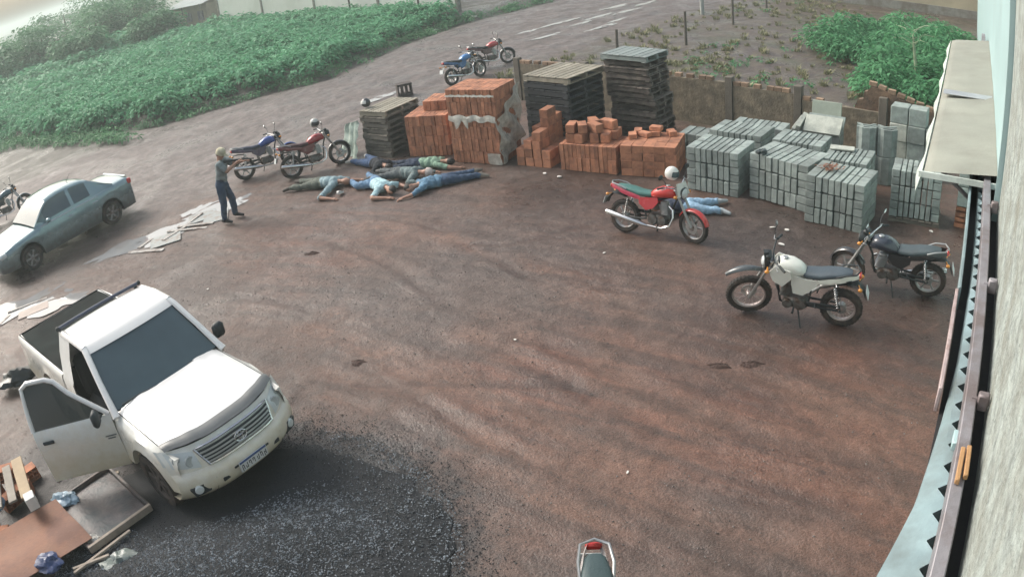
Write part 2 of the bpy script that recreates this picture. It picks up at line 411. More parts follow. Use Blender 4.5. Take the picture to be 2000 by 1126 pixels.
    lotm = mth(nt, 'MULTIPLY', nd(nt, 'ShaderNodeMapRange', i_0=pn, i_1=16.2, i_2=16.9, i_3=0.0, i_4=1.0).outputs[0], nd(nt, 'ShaderNodeMapRange', interpolation_type='SMOOTHSTEP', i_0=dn, i_1=-20.0, i_2=-17.2, i_3=0.0, i_4=1.0).outputs[0])
    lc = mixc(nt, ramp(nt, nmid, [(0.40, 0.0), (0.62, 1.0)]), (0.084, 0.065, 0.061), (0.125, 0.108, 0.080))
    lc = mixc(nt, ramp(nt, noise(nt, pos, 0.5, 5, 0.6, 0.5), [(0.5, 0.0), (0.7, 0.6)]), lc, (0.075, 0.10, 0.055))
    c = mixc(nt, lotm, c, lc)
    fl = mth(nt, 'MULTIPLY', nd(nt, 'ShaderNodeMapRange', interpolation_type='SMOOTHSTEP', i_0=dn, i_1=-30.5, i_2=-28.0, i_3=1.0, i_4=0.0).outputs[0], 0.8)
    c = mixc(nt, fl, c, mixc(nt, nfin, (0.040, 0.036, 0.028), (0.062, 0.066, 0.040)))
    sep = nd(nt, 'ShaderNodeMapRange', i_0=y, i_1=60.0, i_2=110.0, i_3=0.0, i_4=1.0).outputs[0]
    c = mixc(nt, sep, c, mixc(nt, nbig, (0.05, 0.09, 0.05), (0.09, 0.13, 0.07)))
    # grain
    c = mixc(nt, 1.0, c, ramp(nt, nfin, [(0.3, 0.74), (0.7, 1.22)]), 'MULTIPLY')
    c = mixc(nt, 1.0, c, ramp(nt, noise(nt, pos, 2.6, 6, 0.75, 0.5), [(0.32, 0.74), (0.68, 1.24)]), 'MULTIPLY')
    c = mixc(nt, mth(nt, 'MULTIPLY', ramp(nt, noise(nt, pos, 3.4, 5, 0.7, 1.2), [(0.60, 0.0), (0.70, 1.0)]), 0.45), c, dark)
    c = mixc(nt, 1.0, c, ramp(nt, ngr, [(0.35, 0.70), (0.65, 1.26)]), 'MULTIPLY')
    c = mixc(nt, ramp(nt, noise(nt, pos, 60.0, 2, 0.6), [(0.66, 0.0), (0.74, 0.55)]), c, (0.25, 0.235, 0.225))
    c = mixc(nt, 1.0, c, (0.84, 0.775, 0.75), 'MULTIPLY')
    c = mixc(nt, 1.0, c, ramp(nt, mth(nt, 'ADD', mth(nt, 'MULTIPLY', roadm, mth(nt, 'SUBTRACT', noise(nt, pos, 5.0, 6, 0.8, 0.4), 0.5)), 0.5), [(0.3, 0.5), (0.7, 1.5)]), 'MULTIPLY')
    nt.links.new(c, b.inputs['Base Color'])
    rwet = ramp(nt, noise(nt, pos, 0.55, 5, 0.65, 0.7), [(0.45, 0.0), (0.62, 1.0)])
    rr = mth(nt, 'SUBTRACT', 0.62, mth(nt, 'MULTIPLY', mth(nt, 'MAXIMUM', rwet, wet), 0.34))
    rr = mth(nt, 'ADD', rr, mth(nt, 'MULTIPLY', mth(nt, 'SUBTRACT', nfin, 0.5), 0.35), clamp=True)
    nt.links.new(rr, b.inputs['Roughness'])
    hh = mth(nt, 'ADD', mth(nt, 'MULTIPLY', nfin, 1.0), mth(nt, 'ADD', mth(nt, 'MULTIPLY', ngr, 0.5), mth(nt, 'MULTIPLY', streak, 0.15)))
    bn = nd(nt, 'ShaderNodeBump', i_Strength=0.6, i_Distance=0.045, i_Height=hh)
    nt.links.new(bn.outputs[0], b.inputs['Normal'])
    return m
GROUND = ground_material()

def make_ground():
    nx, ny = 380, 440
    xs = np.concatenate([np.linspace(-70, -24.2, 60), np.linspace(-24, -9, 120), np.linspace(-8.94, 7.5, 300), np.linspace(7.6, 19, 95), np.linspace(19.2, 60, 50)])
    ys = np.concatenate([np.linspace(-12, 1.0, 20), np.linspace(1.15, 3.9, 24), np.linspace(3.95, 16.2, 225), np.linspace(16.3, 50, 280), np.linspace(50.5, 130, 80)])
    X, Y = np.meshgrid(xs, ys)
    Z = height(X, Y)
    TRK = np.zeros_like(X); RUT = np.zeros_like(X)
    for k, pl in enumerate(RUTS):
        q = seg_dist(X, Y, pl) + 0.10 * (vnoise(X * 1.1, Y * 1.1, 40 + k) - 0.5)
        RUT = np.maximum(RUT, np.exp(-(q / 0.085) ** 4) * np.clip(2.4 * vnoise(X * 0.7, Y * 0.7, 60 + k) - 1.0, 0, 1))
    for k, pl in enumerate(TRACKS):
        q = seg_dist(X, Y, pl) + 0.35 * (vnoise(X * 0.8, Y * 0.8, 9) - 0.5)
        TRK = np.maximum(TRK, np.exp(-(q / 0.27) ** 2) * np.clip(1.9 * vnoise(X * 0.55, Y * 0.55, 12 + k) - 0.25, 0, 1.1))
    nx, ny = len(xs), len(ys)
    d = (X - Y) * S2; p = (X + Y) * S2
    cx = (X[:-1, :-1] + X[1:, 1:]) / 2; cy = (Y[:-1, :-1] + Y[1:, 1:]) / 2
    wob = 0.7 * (vnoise(cx * 0.9, cy * 0.9, 21) - 0.5)
    cd = (cx - cy) * S2 + wob; cp = (cx + cy) * S2 + wob * 0.3
    cls = np.where(cd < np.interp(cp, FP, FD), 3, np.where(cd < -18.5, 1, np.where(cp > 16.4, 2, 0)))
    idx = np.arange(nx * ny).reshape(ny, nx)
    quads = np.stack([idx[:-1, :-1], idx[:-1, 1:], idx[1:, 1:], idx[1:, :-1]], -1)
    V = np.stack([X, Y, Z], -1).reshape(-1, 3)
    for k, (nm, lab) in enumerate([('ground', 'wet brown mud yard with wheel tracks'), ('road', 'rutted dirt road beside the green field'), ('vacant_lot_ground', 'bare soil with dry grass behind the brick wall'), ('field_ground', 'dark soil under the green crop')]):
        q = quads[cls == k]
        used, inv = np.unique(q.ravel(), return_inverse=True)
        me = bpy.data.meshes.new(nm)
        me.from_pydata(V[used].tolist(), [], inv.reshape(-1, 4).tolist())
        me.materials.append(GROUND); me.shade_smooth(); me.update()
        at2 = me.attributes.new('rut', 'FLOAT', 'POINT'); at2.data.foreach_set('value', RUT.ravel()[used].astype(np.float32))
        at_ = me.attributes.new('track', 'FLOAT', 'POINT'); at_.data.foreach_set('value', TRK.ravel()[used].astype(np.float32))
        o = bpy.data.objects.new(nm, me); col.objects.link(o); tag(o, lab, None, None, 'structure')
    # far land to the horizon
    mb = MB(); rad = [60, 120, 250, 600, 1500, 4500]; rows = []
    for r in rad:
        rows.append([(r * math.cos(2 * math.pi * j / 64), 30 + r * math.sin(2 * math.pi * j / 64), -0.12 if r < 300 else -0.12) for j in range(64)])
    rows = [[(0.01 * math.cos(2 * math.pi * j / 64), 30 + 0.01 * math.sin(2 * math.pi * j / 64), -0.3) for j in range(64)], [(55 * math.cos(2 * math.pi * j / 64), 30 + 55 * math.sin(2 * math.pi * j / 64), -0.3) for j in range(64)]] + rows
    mb.grid(rows, closed=True)
    o = mb.build('terrain', [GROUND]); tag(o, 'flat land stretching to the horizon', kind='structure')
make_ground()

HILLM = material('hill_green', (0.06, 0.10, 0.065), 0.9, var=0.5, scale=0.03, bump=0, c2=(0.10, 0.13, 0.07), s2=0.012)
def make_hills():
    rows = []
    for r, f in ((230, 0.0), (300, 0.55), (380, 1.0), (520, 0.8), (700, 0.0)):
        row = []
        for j in range(90):
            az = R(-75 + j * 1.5)
            hgt = f * (4 + 10 * vn1(j * 0.13, f, 31) + 3 * vn1(j * 0.5, f, 33))
            hgt *= interp(math.degrees(az), [-75, -50, -36, -25, 60], [0.02, 0.04, 0.10, 0.22, 0.4])
            row.append((r * math.sin(az), r * math.cos(az), -0.5 + hgt))
        rows.append(row)
    o = MB().grid(rows).build('hills', [HILLM], smooth=80)
    tag(o, 'low hazy green hills along the horizon', kind='structure')
make_hills()

# ---------------------------------------------------------------- foliage
def leaf_material(name, c, c2, trans=0.35, rough=0.6):
    m, nt, b = nodes_of(name)
    at = nd(nt, 'ShaderNodeAttribute', attribute_name='tone')
    n = noise(nt, nd(nt, 'ShaderNodeNewGeometry').outputs['Position'], 0.35, 3)
    f = mth(nt, 'ADD', mth(nt, 'MULTIPLY', at.outputs['Fac'], 0.75), mth(nt, 'MULTIPLY', mth(nt, 'SUBTRACT', n, 0.5), 0.8), clamp=True)
    colr = mixc(nt, f, c, c2)
    nt.links.new(colr, b.inputs['Base Color']); b.inputs['Roughness'].default_value = rough; b.inputs['Specular IOR Level'].default_value = 0.22
    tr = nd(nt, 'ShaderNodeBsdfTranslucent'); nt.links.new(colr, tr.inputs[0])
    mx = nd(nt, 'ShaderNodeMixShader', i_0=trans); nt.links.new(b.outputs[0], mx.inputs[1]); nt.links.new(tr.outputs[0], mx.inputs[2])
    nt.links.new(mx.outputs[0], nt.nodes['Material Output'].inputs[0])
    MATS[name] = m
    return m
LEAF_CROP = leaf_material('crop_leaf', (0.075, 0.245, 0.125), (0.21, 0.50, 0.285))
LEAF_TREE = leaf_material('tree_leaf', (0.055, 0.18, 0.085), (0.17, 0.35, 0.17))
LEAF_BUSH = leaf_material('bush_leaf', (0.055, 0.185, 0.085), (0.155, 0.40, 0.19))
LEAF_DRY = leaf_material('dry_grass', (0.15, 0.17, 0.085), (0.34, 0.31, 0.19), 0.15)
BARK = material('bark', (0.12, 0.09, 0.07), 0.9, var=0.4, scale=8, bump=0.4)
def leaf_template(rng, n, rx, rz, lw, ll, dome=True, droop=0.3):
    """n leaves of four vertices spread through a dome; returns verts (n*4, 3), tone (n)"""
    V = []; T = []
    for i in range(n):
        az = rng.uniform(0, 2 * math.pi); el = math.asin(rng.uniform(-0.15, 1)) if dome else rng.uniform(-1.4, 1.5)
        rr = rng.uniform(0.55, 1.0)
        c = np.array([rx * rr * math.cos(el) * math.cos(az), rx * rr * math.cos(el) * math.sin(az), rz * (0.35 + 0.65 * rr * math.sin(el)) if dome else rz * rr * math.sin(el)])
        a2 = az + rng.uniform(-0.9, 0.9)
        dr = np.array([math.cos(a2), math.sin(a2), rng.uniform(-droop - 0.3, 0.5)]); dr /= np.linalg.norm(dr)
        nr = np.array([rng.uniform(-0.5, 0.5), rng.uniform(-0.5, 0.5), 1.0]); sd_ = np.cross(dr, nr); sd_ /= np.linalg.norm(sd_) + 1e-9
        l = ll * rng.uniform(0.7, 1.3); w = lw * rng.uniform(0.7, 1.3)
        V += [c, c + dr * l * 0.5 + sd_ * w * 0.5, c + dr * l - np.array([0, 0, l * droop]), c + dr * l * 0.5 - sd_ * w * 0.5]
        T.append(rng.uniform(0, 1))
    return np.array(V), np.array(T)
def leaf_mesh(name, V, tone, mat, parent=None):
    n = len(V) // 4
    me = bpy.data.meshes.new(name)
    me.vertices.add(len(V)); me.vertices.foreach_set('co', V.astype(np.float32).ravel())
    me.loops.add(n * 4); me.loops.foreach_set('vertex_index', np.arange(n * 4, dtype=np.int32))
    me.polygons.add(n); me.polygons.foreach_set('loop_start', np.arange(0, n * 4, 4, dtype=np.int32)); me.polygons.foreach_set('loop_total', np.full(n, 4, np.int32))
    a = me.attributes.new('tone', 'FLOAT', 'POINT'); a.data.foreach_set('value', np.repeat(tone, 4).astype(np.float32))
    me.materials.append(mat); me.update(); me.validate()
    o = bpy.data.objects.new(name, me); col.objects.link(o)
    if parent is not None: o.parent = parent
    return o
def scatter(name, pts, templates, mat, rng, parent=None, smin=0.7, smax=1.3, zfun=None):
    Vs = []; Ts = []
    for (x, y, s) in pts:
        V, T = templates[rng.randrange(len(templates))]
        a = rng.uniform(0, 2 * math.pi); sc = s * rng.uniform(smin, smax); ca, sa = math.cos(a) * sc, math.sin(a) * sc
        W = np.empty_like(V); W[:, 0] = V[:, 0] * ca - V[:, 1] * sa + x; W[:, 1] = V[:, 0] * sa + V[:, 1] * ca + y
        W[:, 2] = V[:, 2] * sc + (zfun(x, y) if zfun else 0.0)
        Vs.append(W); Ts.append(np.clip(T * 0.7 + rng.uniform(0, 0.3), 0, 1))
    return leaf_mesh(name, np.concatenate(Vs), np.concatenate(Ts), mat, parent)
def make_field():
    rng = random.Random(3)
    near = [leaf_template(rng, 120, 0.50, 0.75, 0.115, 0.22) for _ in range(6)]
    far = [leaf_template(rng, 70, 0.62, 0.8, 0.15, 0.26) for _ in range(5)]
    pn, pf = [], []
    P = -30.0
    while P < 70:
        D = interp(P, FP, FD) - 0.25
        off = 0
        D2 = D
        while D2 > D - 75:
            step = 0.62 if off < 15 else (0.9 if off < 34 else 1.6)
            pp = P + rng.uniform(-0.25, 0.25); dd = D2 + rng.uniform(-0.28, 0.28)
            x, y = (pp + dd) * S2, (pp - dd) * S2
            # stay short of the white wall and the house behind
            wally = interp(x, [-80, -20.8, -1.0, 4, 30], [84, 60.4, 42.8, 41, 41])
            ratio = -x / max(y, 1)
            if y < wally and y > 10 and ratio < 0.80 and x < 6:
                edge = off < 0.5
                s = (0.75 if edge else 1.0) * (0.85 + 0.35 * vn1(x * 0.35, y * 0.35, 41))
                (pn if y < 52 and off < 16 else pf).append((x, y, s if y < 52 and off < 16 else s * (1.15 if step < 1 else 1.7)))
            D2 -= step; off += step
        P += 0.62 if off < 1e9 else 1
    hz = lambda x, y: gz(x, y) - 0.05
    o = scatter('crop_field', pn, near, LEAF_CROP, rng, zfun=hz); tag(o, 'dense knee-high green crop covering the field beside the road', 'crop', kind='stuff')
    o = scatter('crop_field', pf, far, LEAF_CROP, rng, zfun=hz); tag(o, 'farther part of the green crop fading into haze', 'crop', kind='stuff')
    # weeds straggling down the bank
    w = [leaf_template(rng, 26, 0.3, 0.35, 0.05, 0.2) for _ in range(4)]
    pw = []
    for i in range(420):
        P = rng.uniform(4, 36); D = interp(P, FP, FD) + abs(rng.gauss(0, 0.45)); pw.append(((P + D) * S2, (P - D) * S2, rng.uniform(0.4, 1.0)))
    for i in range(420):
        P = rng.uniform(1, 9); D = interp(P, FP, FD) + rng.uniform(0, 5); pw.append(((P + D) * S2, (P - D) * S2, rng.uniform(0.6, 1.2)))
    o = scatter('weeds', pw, w, LEAF_TREE, rng, zfun=lambda x, y: gz(x, y)); tag(o, 'straggling weeds along the field bank by the road', 'weeds', kind='stuff')
make_field()
def make_tree(name, label, loc, h, r, rng, n=2600, ls=0.42, group='trees beyond the field'):
    root = thing(name, label, 'tree', loc, 0, group)
    t = MB()
    top = h * 0.55
    t.tube([(0, 0, -0.2), (0.05 * h * 0.1, 0, top * 0.5), (0, 0.02 * h, top), (0, 0, h * 0.8)], [0.045 * h, 0.034 * h, 0.024 * h, 0.006 * h], 7)
    for k in range(6):
        a = k * 1.1 + rng.uniform(-.3, .3); z0 = h * rng.uniform(0.3, 0.5)
        t.tube([(0, 0, z0), (math.cos(a) * r * 0.4, math.sin(a) * r * 0.4, z0 + h * 0.16), (math.cos(a) * r * 0.75, math.sin(a) * r * 0.75, z0 + h * 0.26)], [0.018 * h, 0.011 * h, 0.003 * h], 5)
    t.build('trunk', BARK, root)
    Vs, Ts = [], []
    for k in range(14):
        a = rng.uniform(0, 6.28); q = math.sqrt(rng.uniform(0, 1)) * r * 0.72
        cz = h * rng.uniform(0.2, 0.82); 
        V, T = leaf_template(rng, n // 14, r * rng.uniform(0.38, 0.55), r * rng.uniform(0.3, 0.45), ls * 0.6, ls, dome=False)
        V = V + np.array([math.cos(a) * q, math.sin(a) * q, cz]); Vs.append(V); Ts.append(np.clip(T * 0.6 + rng.uniform(0, 0.4), 0, 1))
    leaf_mesh('crown', np.concatenate(Vs), np.concatenate(Ts), LEAF_TREE, root)
    return root
rng = random.Random(11)
for (x, y, h, r, lab) in [(-43, 58, 3.6, 3.4, 'pale hazy tree at the picture edge beyond the crop'),
                          (-39.5, 63, 4.2, 3.8, 'broad hazy tree, second from the picture edge beyond the crop'),
                          (-36, 68, 4.6, 4.2, 'tall rounded hazy tree above the crop'),
                          (-32, 69, 4.4, 3.8, 'wide hazy tree between the rounded tree and the tin-roofed shed'),
                          (-33.5, 60, 2.8, 3.2, 'low bushy tree standing in front of the rounded tree'),
                          (-27.5, 62, 2.6, 2.8, 'low bush standing in front of the tin-roofed shed'),
                          (-26.5, 78, 5.4, 4.4, 'hazy tree growing just behind the tin-roofed shed'),
                          (-52, 80, 4.6, 5, 'distant tree crown under the pale sky corner'),
                          (-46, 88, 5.5, 6, 'large distant tree crown on the skyline'),
                          (-39, 84, 5.6, 5, 'distant hazy tree behind the tall rounded one'),
                          (-58, 100, 5.4, 7, 'farthest wide tree crown at the edge of the sky'),
                          (-24, 86, 6.0, 4.4, 'tall hazy tree between the shed and the white wall')]:
    make_tree('tree', lab, (x, y, gz(x, y)), h, r, rng)
def make_lot_plants():
    rng = random.Random(5)
    big = [leaf_template(rng, 170, 0.75, 0.95, 0.085, 0.19) for _ in range(4)]
    pts = []
    for i in range(420):
        x = rng.uniform(10.3, 19); y = rng.uniform(18.0, 29.5)
        e = 11.5 + 0.20 * (y - 19) + 0.7 * math.sin(y * 0.9)
        if x > e and (x + y) * S2 > 20.6 and rng.random() < 0.95: pts.append((x, y, rng.uniform(0.6, 1.15)))
    o = scatter('shrubbery', pts, big, LEAF_BUSH, rng, zfun=gz); tag(o, 'dense bright green undergrowth behind the broken wall', 'undergrowth', kind='stuff')
    # dry grass tufts over the lot
    def tuft(n, h):
        V = []; T = []
        for i in range(n):
            a = rng.uniform(0, 6.28); b = rng.uniform(0.2, 1.1); x, y = rng.gauss(0, 0.06), rng.gauss(0, 0.06); hh = h * rng.uniform(0.6, 1.2)
            tip = np.array([x + math.cos(a) * b * hh, y + math.sin(a) * b * hh, hh]); base = np.array([x, y, 0.0]); s_ = np.array([-math.sin(a), math.cos(a), 0]) * 0.016
            V += [base - s_, base + s_, (base + tip) / 2 + s_ + np.array([0, 0, 0.12 * hh]), tip]; T.append(rng.uniform(0, 1))
        return np.array(V), np.array(T)
    tt = [tuft(26, 0.16) for _ in range(4)] + [tuft(20, 0.26)]
    pts = []
    for i in range(2400):
        x = rng.uniform(0.5, 24); y = rng.uniform(15.5, 42); d = (x - y) * S2; p = (x + y) * S2
        den = vn1(x * 0.45, y * 0.45, 51)
        if d > -18.9 + 0.8 * den and p > 16.9 and x < 20 and den + rng.uniform(-0.25, 0.25) > (0.42 if p > 19 or x > 6 else 0.22): pts.append((x, y, rng.uniform(0.5, 1.1)))
    o = scatter('grass', pts, tt, LEAF_DRY, rng, zfun=gz); tag(o, 'sparse dry yellowish grass over the vacant lot', 'grass', kind='stuff')
    green = [leaf_template(rng, 22, 0.28, 0.22, 0.06, 0.16) for _ in range(3)]
    pts = []
    for i in range(170):
        x = rng.uniform(3, 18); y = rng.uniform(17, 40); d = (x - y) * S2; p = (x + y) * S2
        if d > -18.6 and p > 17.0 and vn1(x * 0.3, y * 0.3, 61) > 0.52: pts.append((x, y, rng.uniform(0.5, 1.2)))
    o = scatter('weeds', pts, green, LEAF_BUSH, rng, zfun=gz); tag(o, 'low green weeds dotted over the vacant lot', 'weeds', kind='stuff')
    # the young papaya-like plant
    root = thing('papaya_plant', 'slender pale-stemmed young tree with spreading leaf stalks in the green undergrowth', 'tree', (12.9, 19.9, gz(12.9, 19.9)))
    st = material('pale_stem', (0.30, 0.36, 0.24), 0.7, var=0.3, bump=0.2)
    MB().tube([(0, 0, -.05), (-.06, 0, .8), (-.16, .0, 1.5), (-.2, 0, 2.0)], [.07, .06, .045, .02], 8).build('trunk', st, root)
    for k in range(11):
        a = k * 2.4; L = rng.uniform(0.6, 0.95); z0 = 1.5 + 0.05 * k
        tip = Vector((-.2 + math.cos(a) * L, math.sin(a) * L, z0 + rng.uniform(0.05, 0.45)))
        s_ = MB().tube([(-.18, 0, z0), ((-.2 + tip.x) / 2, tip.y / 2, (z0 + tip.z) / 2 + .1), tip], [.016, .012, .008], 5).build('leaf_stalk', st, root)
        V, T = leaf_template(rng, 22, 0.2, 0.06, 0.07, 0.3, dome=False); V = V + np.array(tip)
        leaf_mesh('leaf', V, T, LEAF_BUSH, s_)
make_lot_plants()
def make_gravel():
    """the heap of dark crushed stone by the pickup and loose stones over the yard"""
    rng = random.Random(9)
    GM = material('crushed_stone', (0.026, 0.029, 0.034), 0.75, var=0.8, scale=45, bump=0.5, bscale=140, c2=(0.020, 0.022, 0.025), mix2=(0.42, 0.60), s2=1.6, rvar=0.2, spec=0.3)
    mound = lambda x, y: 0.18 * math.exp(-((x + 2.85) ** 2 / 0.6 + (y - 5.65) ** 2 / 0.35)) + 0.14 * math.exp(-((x + 3.7) ** 2 / 0.6 + (y - 5.1) ** 2 / 0.4))
    rows = []
    C = (-3.25, 5.25)
    for i in range(70):
        f = i / 69.0
        row = []
        for j in range(180):
            a = 2 * math.pi * j / 180
            rmax = 2.2 * (1 + 0.05 * math.sin(3 * a + 1) + 0.10 * (vn1(4 * math.cos(a) + 9, 4 * math.sin(a) + 9, 71) - 0.5) + 0.05 * (vn1(23 * math.cos(a) + 30, 23 * math.sin(a) + 30, 73) - 0.5)) * (1 + 0.16 * max(0.0, -math.cos(a)) ** 1.5)
            x = C[0] + math.cos(a) * rmax * f; y = C[1] + math.sin(a) * rmax * f
            hh = 0.30 * max(0, min(1, (6.0 - y) / 2.2)) * (1 - f ** 2) + 0.05 * (1 - f ** 4)
            hh += 0.05 * (1 - f ** 6) * (vn1(x * 2.2, y * 2.2, 72) - 0.3) + mound(x, y)
            row.append((x, y, gz(x, y) + hh + (0.006 if f < 1 else -0.03)))
        rows.append(row)
    surf = MB().grid(rows, closed=True).build('gravel_heap', [GM]); tag(surf, 'spread heap of dark wet crushed stone in front of the white pickup', 'gravel', kind='stuff')
    # single stones as one mesh of chips
    def chips(name, pts, mat, lab):
        base = np.array([(1, 0, 0), (-1, 0, 0), (0, 1, 0), (0, -1, 0), (0, 0, 1), (0, 0, -1)], float)
        tri = np.array([(0, 2, 4), (2, 1, 4), (1, 3, 4), (3, 0, 4), (2, 0, 5), (1, 2, 5), (3, 1, 5), (0, 3, 5)])
        r2 = np.random.RandomState(4); n = len(pts); P = np.array(pts)
        s = P[:, 3][:, None, None] * (0.55 + 0.8 * r2.rand(n, 6, 1)) * np.array([1, 1, 0.7])
        a = r2.rand(n) * 6.28; ca, sa = np.cos(a)[:, None], np.sin(a)[:, None]
        B = base[None] * s; V = np.empty_like(B); V[..., 0] = B[..., 0] * ca - B[..., 1] * sa; V[..., 1] = B[..., 0] * sa + B[..., 1] * ca; V[..., 2] = B[..., 2]
        V += P[:, None, :3]
        F = (tri[None] + (np.arange(n) * 6)[:, None, None]).reshape(-1, 3)
        me = bpy.data.meshes.new(name); me.from_pydata(V.reshape(-1, 3).tolist(), [], F.tolist()); me.materials.append(mat); me.update()
        o = bpy.data.objects.new(name, me); col.objects.link(o); tag(o, lab, 'gravel', kind='stuff')
    pts = []
    for i in range(48000):
        a = rng.uniform(0, 6.28); f = math.sqrt(rng.random()); f *= 0.98; x = C[0] + math.cos(a) * 2.5 * f; y = C[1] + math.sin(a) * 2.5 * f; f = min(f, 1.0)
        hh = 0.30 * max(0, min(1, (6.0 - y) / 2.2)) * (1 - f ** 2) + 0.05 * (1 - f ** 4) + 0.05 * (1 - f ** 6) * (vn1(x * 2.2, y * 2.2, 72) - 0.3) + mound(x, y)
        if vn1(x * 0.9, y * 0.9, 77) + rng.uniform(-.25, .25) > 0.80 - min(0.7, 5.0 * mound(x, y)) - (0.06 if y < 5.9 and x < -1.4 else 0) - (0.1 if f > .9 else 0): pts.append((x, y, gz(x, y) + hh + 0.008, rng.uniform(0.005, 0.013)))
    chips('crushed_stone', pts, material('stone_chip', (0.20, 0.23, 0.26), 0.5, var=0.8, scale=14, bump=0.2, c2=(0.04, 0.045, 0.05), s2=9), 'single wet grey stones lying over the dark heap')
    pts = []
    for i in range(14000):
        a = rng.uniform(0, 6.28); f = math.sqrt(rng.random()); x = C[0] + math.cos(a) * 2.5 * f; y = C[1] + math.sin(a) * 2.5 * f
        hh = 0.30 * max(0, min(1, (6.0 - y) / 2.2)) * (1 - f ** 2) + 0.05 * (1 - f ** 4) + 0.05 * (1 - f ** 6) * (vn1(x * 2.2, y * 2.2, 72) - 0.3) + mound(x, y)
        pts.append((x, y, gz(x, y) + hh + 0.008, rng.uniform(0.004, 0.011)))
    for i in range(5000):
        a = rng.uniform(-0.5, 2.6); f = 0.95 + rng.gauss(0, 0.10); x = C[0] + math.cos(a) * 2.52 * f; y = C[1] + math.sin(a) * 2.52 * f
        pts.append((x, y, gz(x, y) + 0.006, rng.uniform(0.004, 0.011)))
    chips('crushed_stone', pts, material('dark_chip', (0.021, 0.023, 0.027), 0.65, var=0.9, scale=14, bump=0.2), 'dark stone crumbs strewn round the edge of the heap')
    pts = []
    for i in range(14000):
        x = rng.uniform(-9, 7.5); y = rng.uniform(4, 17)
        den = vn1(x * 0.5, y * 0.5, 81) * 0.7 + 0.6 * math.exp(-((x + 0.6) ** 2 + (y - 11.2) ** 2) / 5) + 0.6 * math.exp(-((x - 1.2) ** 2 + (y - 4.7) ** 2) / 3)
        if den > rng.uniform(0.25, 1.1): pts.append((x, y, gz(x, y) + 0.004, rng.uniform(0.005, 0.016)))
    chips('gravel', pts, material('yard_stone', (0.17, 0.155, 0.145), 0.6, var=0.7, scale=10, bump=0.2, c2=(0.07, 0.05, 0.045), s2=5), 'loose small stones trodden into the mud yard')
make_gravel()
WATER = glass('puddle_water', (0.27, 0.265, 0.26), 0.04)
def puddle(x, y, rx, ry, a, lab, rng):
    mb = MB(); n = 48; pts = []
    for j in range(n):
        t = 2 * math.pi * j / n; k = 0.75 + 0.9 * (vn1(3.0 * math.cos(t) + x * 5, 3.0 * math.sin(t) + y * 3, 91) - 0.35)
        px, py = rx * k * math.cos(t), ry * k * math.sin(t)
        pts.append((x + px * math.cos(a) - py * math.sin(a), y + px * math.sin(a) + py * math.cos(a)))
    zz = [gz(x + (q[0] - x) * f, y + (q[1] - y) * f) for q in pts[::3] for f in (0.3, 0.65, 0.95)]; z = 0.45 * max(zz) + 0.55 * sum(zz) / len(zz) + 0.004
    mb.add([(q[0], q[1], z) for q in pts], [tuple(range(n))])
    tag(mb.build('puddle', [WATER], smooth=0), lab, kind='structure')
rngp = random.Random(2)
for (x, y, rx, ry, a, lab) in [(-6.95, 16.35, 1.1, .55, .7, 'shallow puddle behind the standing person'), (-8.9, 15.0, .8, .42, .6, 'small puddle at the end of the pale boards'),
        (-10.6, 12.7, 1.3, .6, .5, 'puddle beyond the bed of the white pickup'), (-9.4, 12.6, .8, .4, .3, 'small puddle near the pickup bed corner'),
        (-7.9, 15.4, 1.1, .5, .6, 'irregular puddle under the crossed pale boards'), (-7.4, 16.9, .55, .22, .75, 'thin puddle beyond the pale panels'), (-6.3, 17.1, .5, .2, .7, 'small puddle between the standing person and the blue motorcycle'),
        (4.0, 37.0, 1.5, .22, .75, 'long bright puddle in the far road'), (6.0, 38.0, 1.4, .2, .8, 'thin bright puddle on the far road bend'), (3.0, 33.5, 1.1, .2, .75, 'short bright puddle in the road before the bend'),
        (5.5, 34.5, 1.2, .2, .8, 'narrow bright puddle near the road edge'), (7.5, 41, 1.6, .25, .8, 'farthest bright puddle on the road'), (4.9, 36.2, 1.0, .16, .78, 'thin wet streak between the far road puddles'), (2.3, 35.4, .9, .16, .74, 'wet streak in the wheel rut of the far road'), (7.6, 38.9, 1.3, .2, .8, 'wet streak near the lot side of the far road'), (6.6, 36.3, .9, .15, .8, 'small wet streak at the road edge by the lot'), (9.2, 41.6, 1.5, .2, .82, 'wet streak at the top of the road'),
        (-3.6, 25.6, .9, .25, .8, 'wet streak on the road behind the stacked boards')]:
    puddle(x, y, rx, ry, a, lab, rngp)
# ================================================================ the building that carries the camera (local x along the wall, y out of the wall)
WAZ = R(37.0)
WM = Matrix(((math.sin(WAZ), -math.cos(WAZ), 0, 0), (math.cos(WAZ), math.sin(WAZ), 0, 0), (0, 0, 1, 0), (0, 0, 0, 1)))
PLASTER = material('rough_plaster', (0.36, 0.405, 0.385), 0.9, var=0.5, scale=9, bump=1.0, bscale=26, c2=(0.235, 0.245, 0.215), s2=3.0, mix2=(0.42, 0.66))
BLUEWALL = material('pale_blue_paint', (0.36, 0.50, 0.51), 0.55, var=0.12, scale=1.5, bump=0.08)
BLUETIN = material('blue_painted_tin', (0.235, 0.325, 0.345), 0.5, 0.1, var=0.3, scale=3, bump=0.1, c2=(0.15, 0.185, 0.185), s2=2.6, mix2=(0.45, 0.72))
STEEL = material('grey_steel', (0.27, 0.26, 0.28), 0.5, 0.3, var=0.3, scale=5, c2=(0.18, 0.15, 0.15), s2=3)
GAP_SHADE = material('gap_shade_dark', (0.02, 0.021, 0.023), 0.8, var=0.4)  # near-black colour stands in for shade inside eave gaps and gutter trough
PRIMER = material('rusty_primer', (0.44, 0.36, 0.36), 0.6, 0.1, var=0.3, scale=8, c2=(0.26, 0.18, 0.16), s2=6)
CANOPY = material('beige_canopy_sheet', (0.275, 0.28, 0.24), 0.75, var=0.18, scale=2.0, bump=0.12, c2=(0.20, 0.195, 0.165), s2=1.4, mix2=(0.48, 0.8))
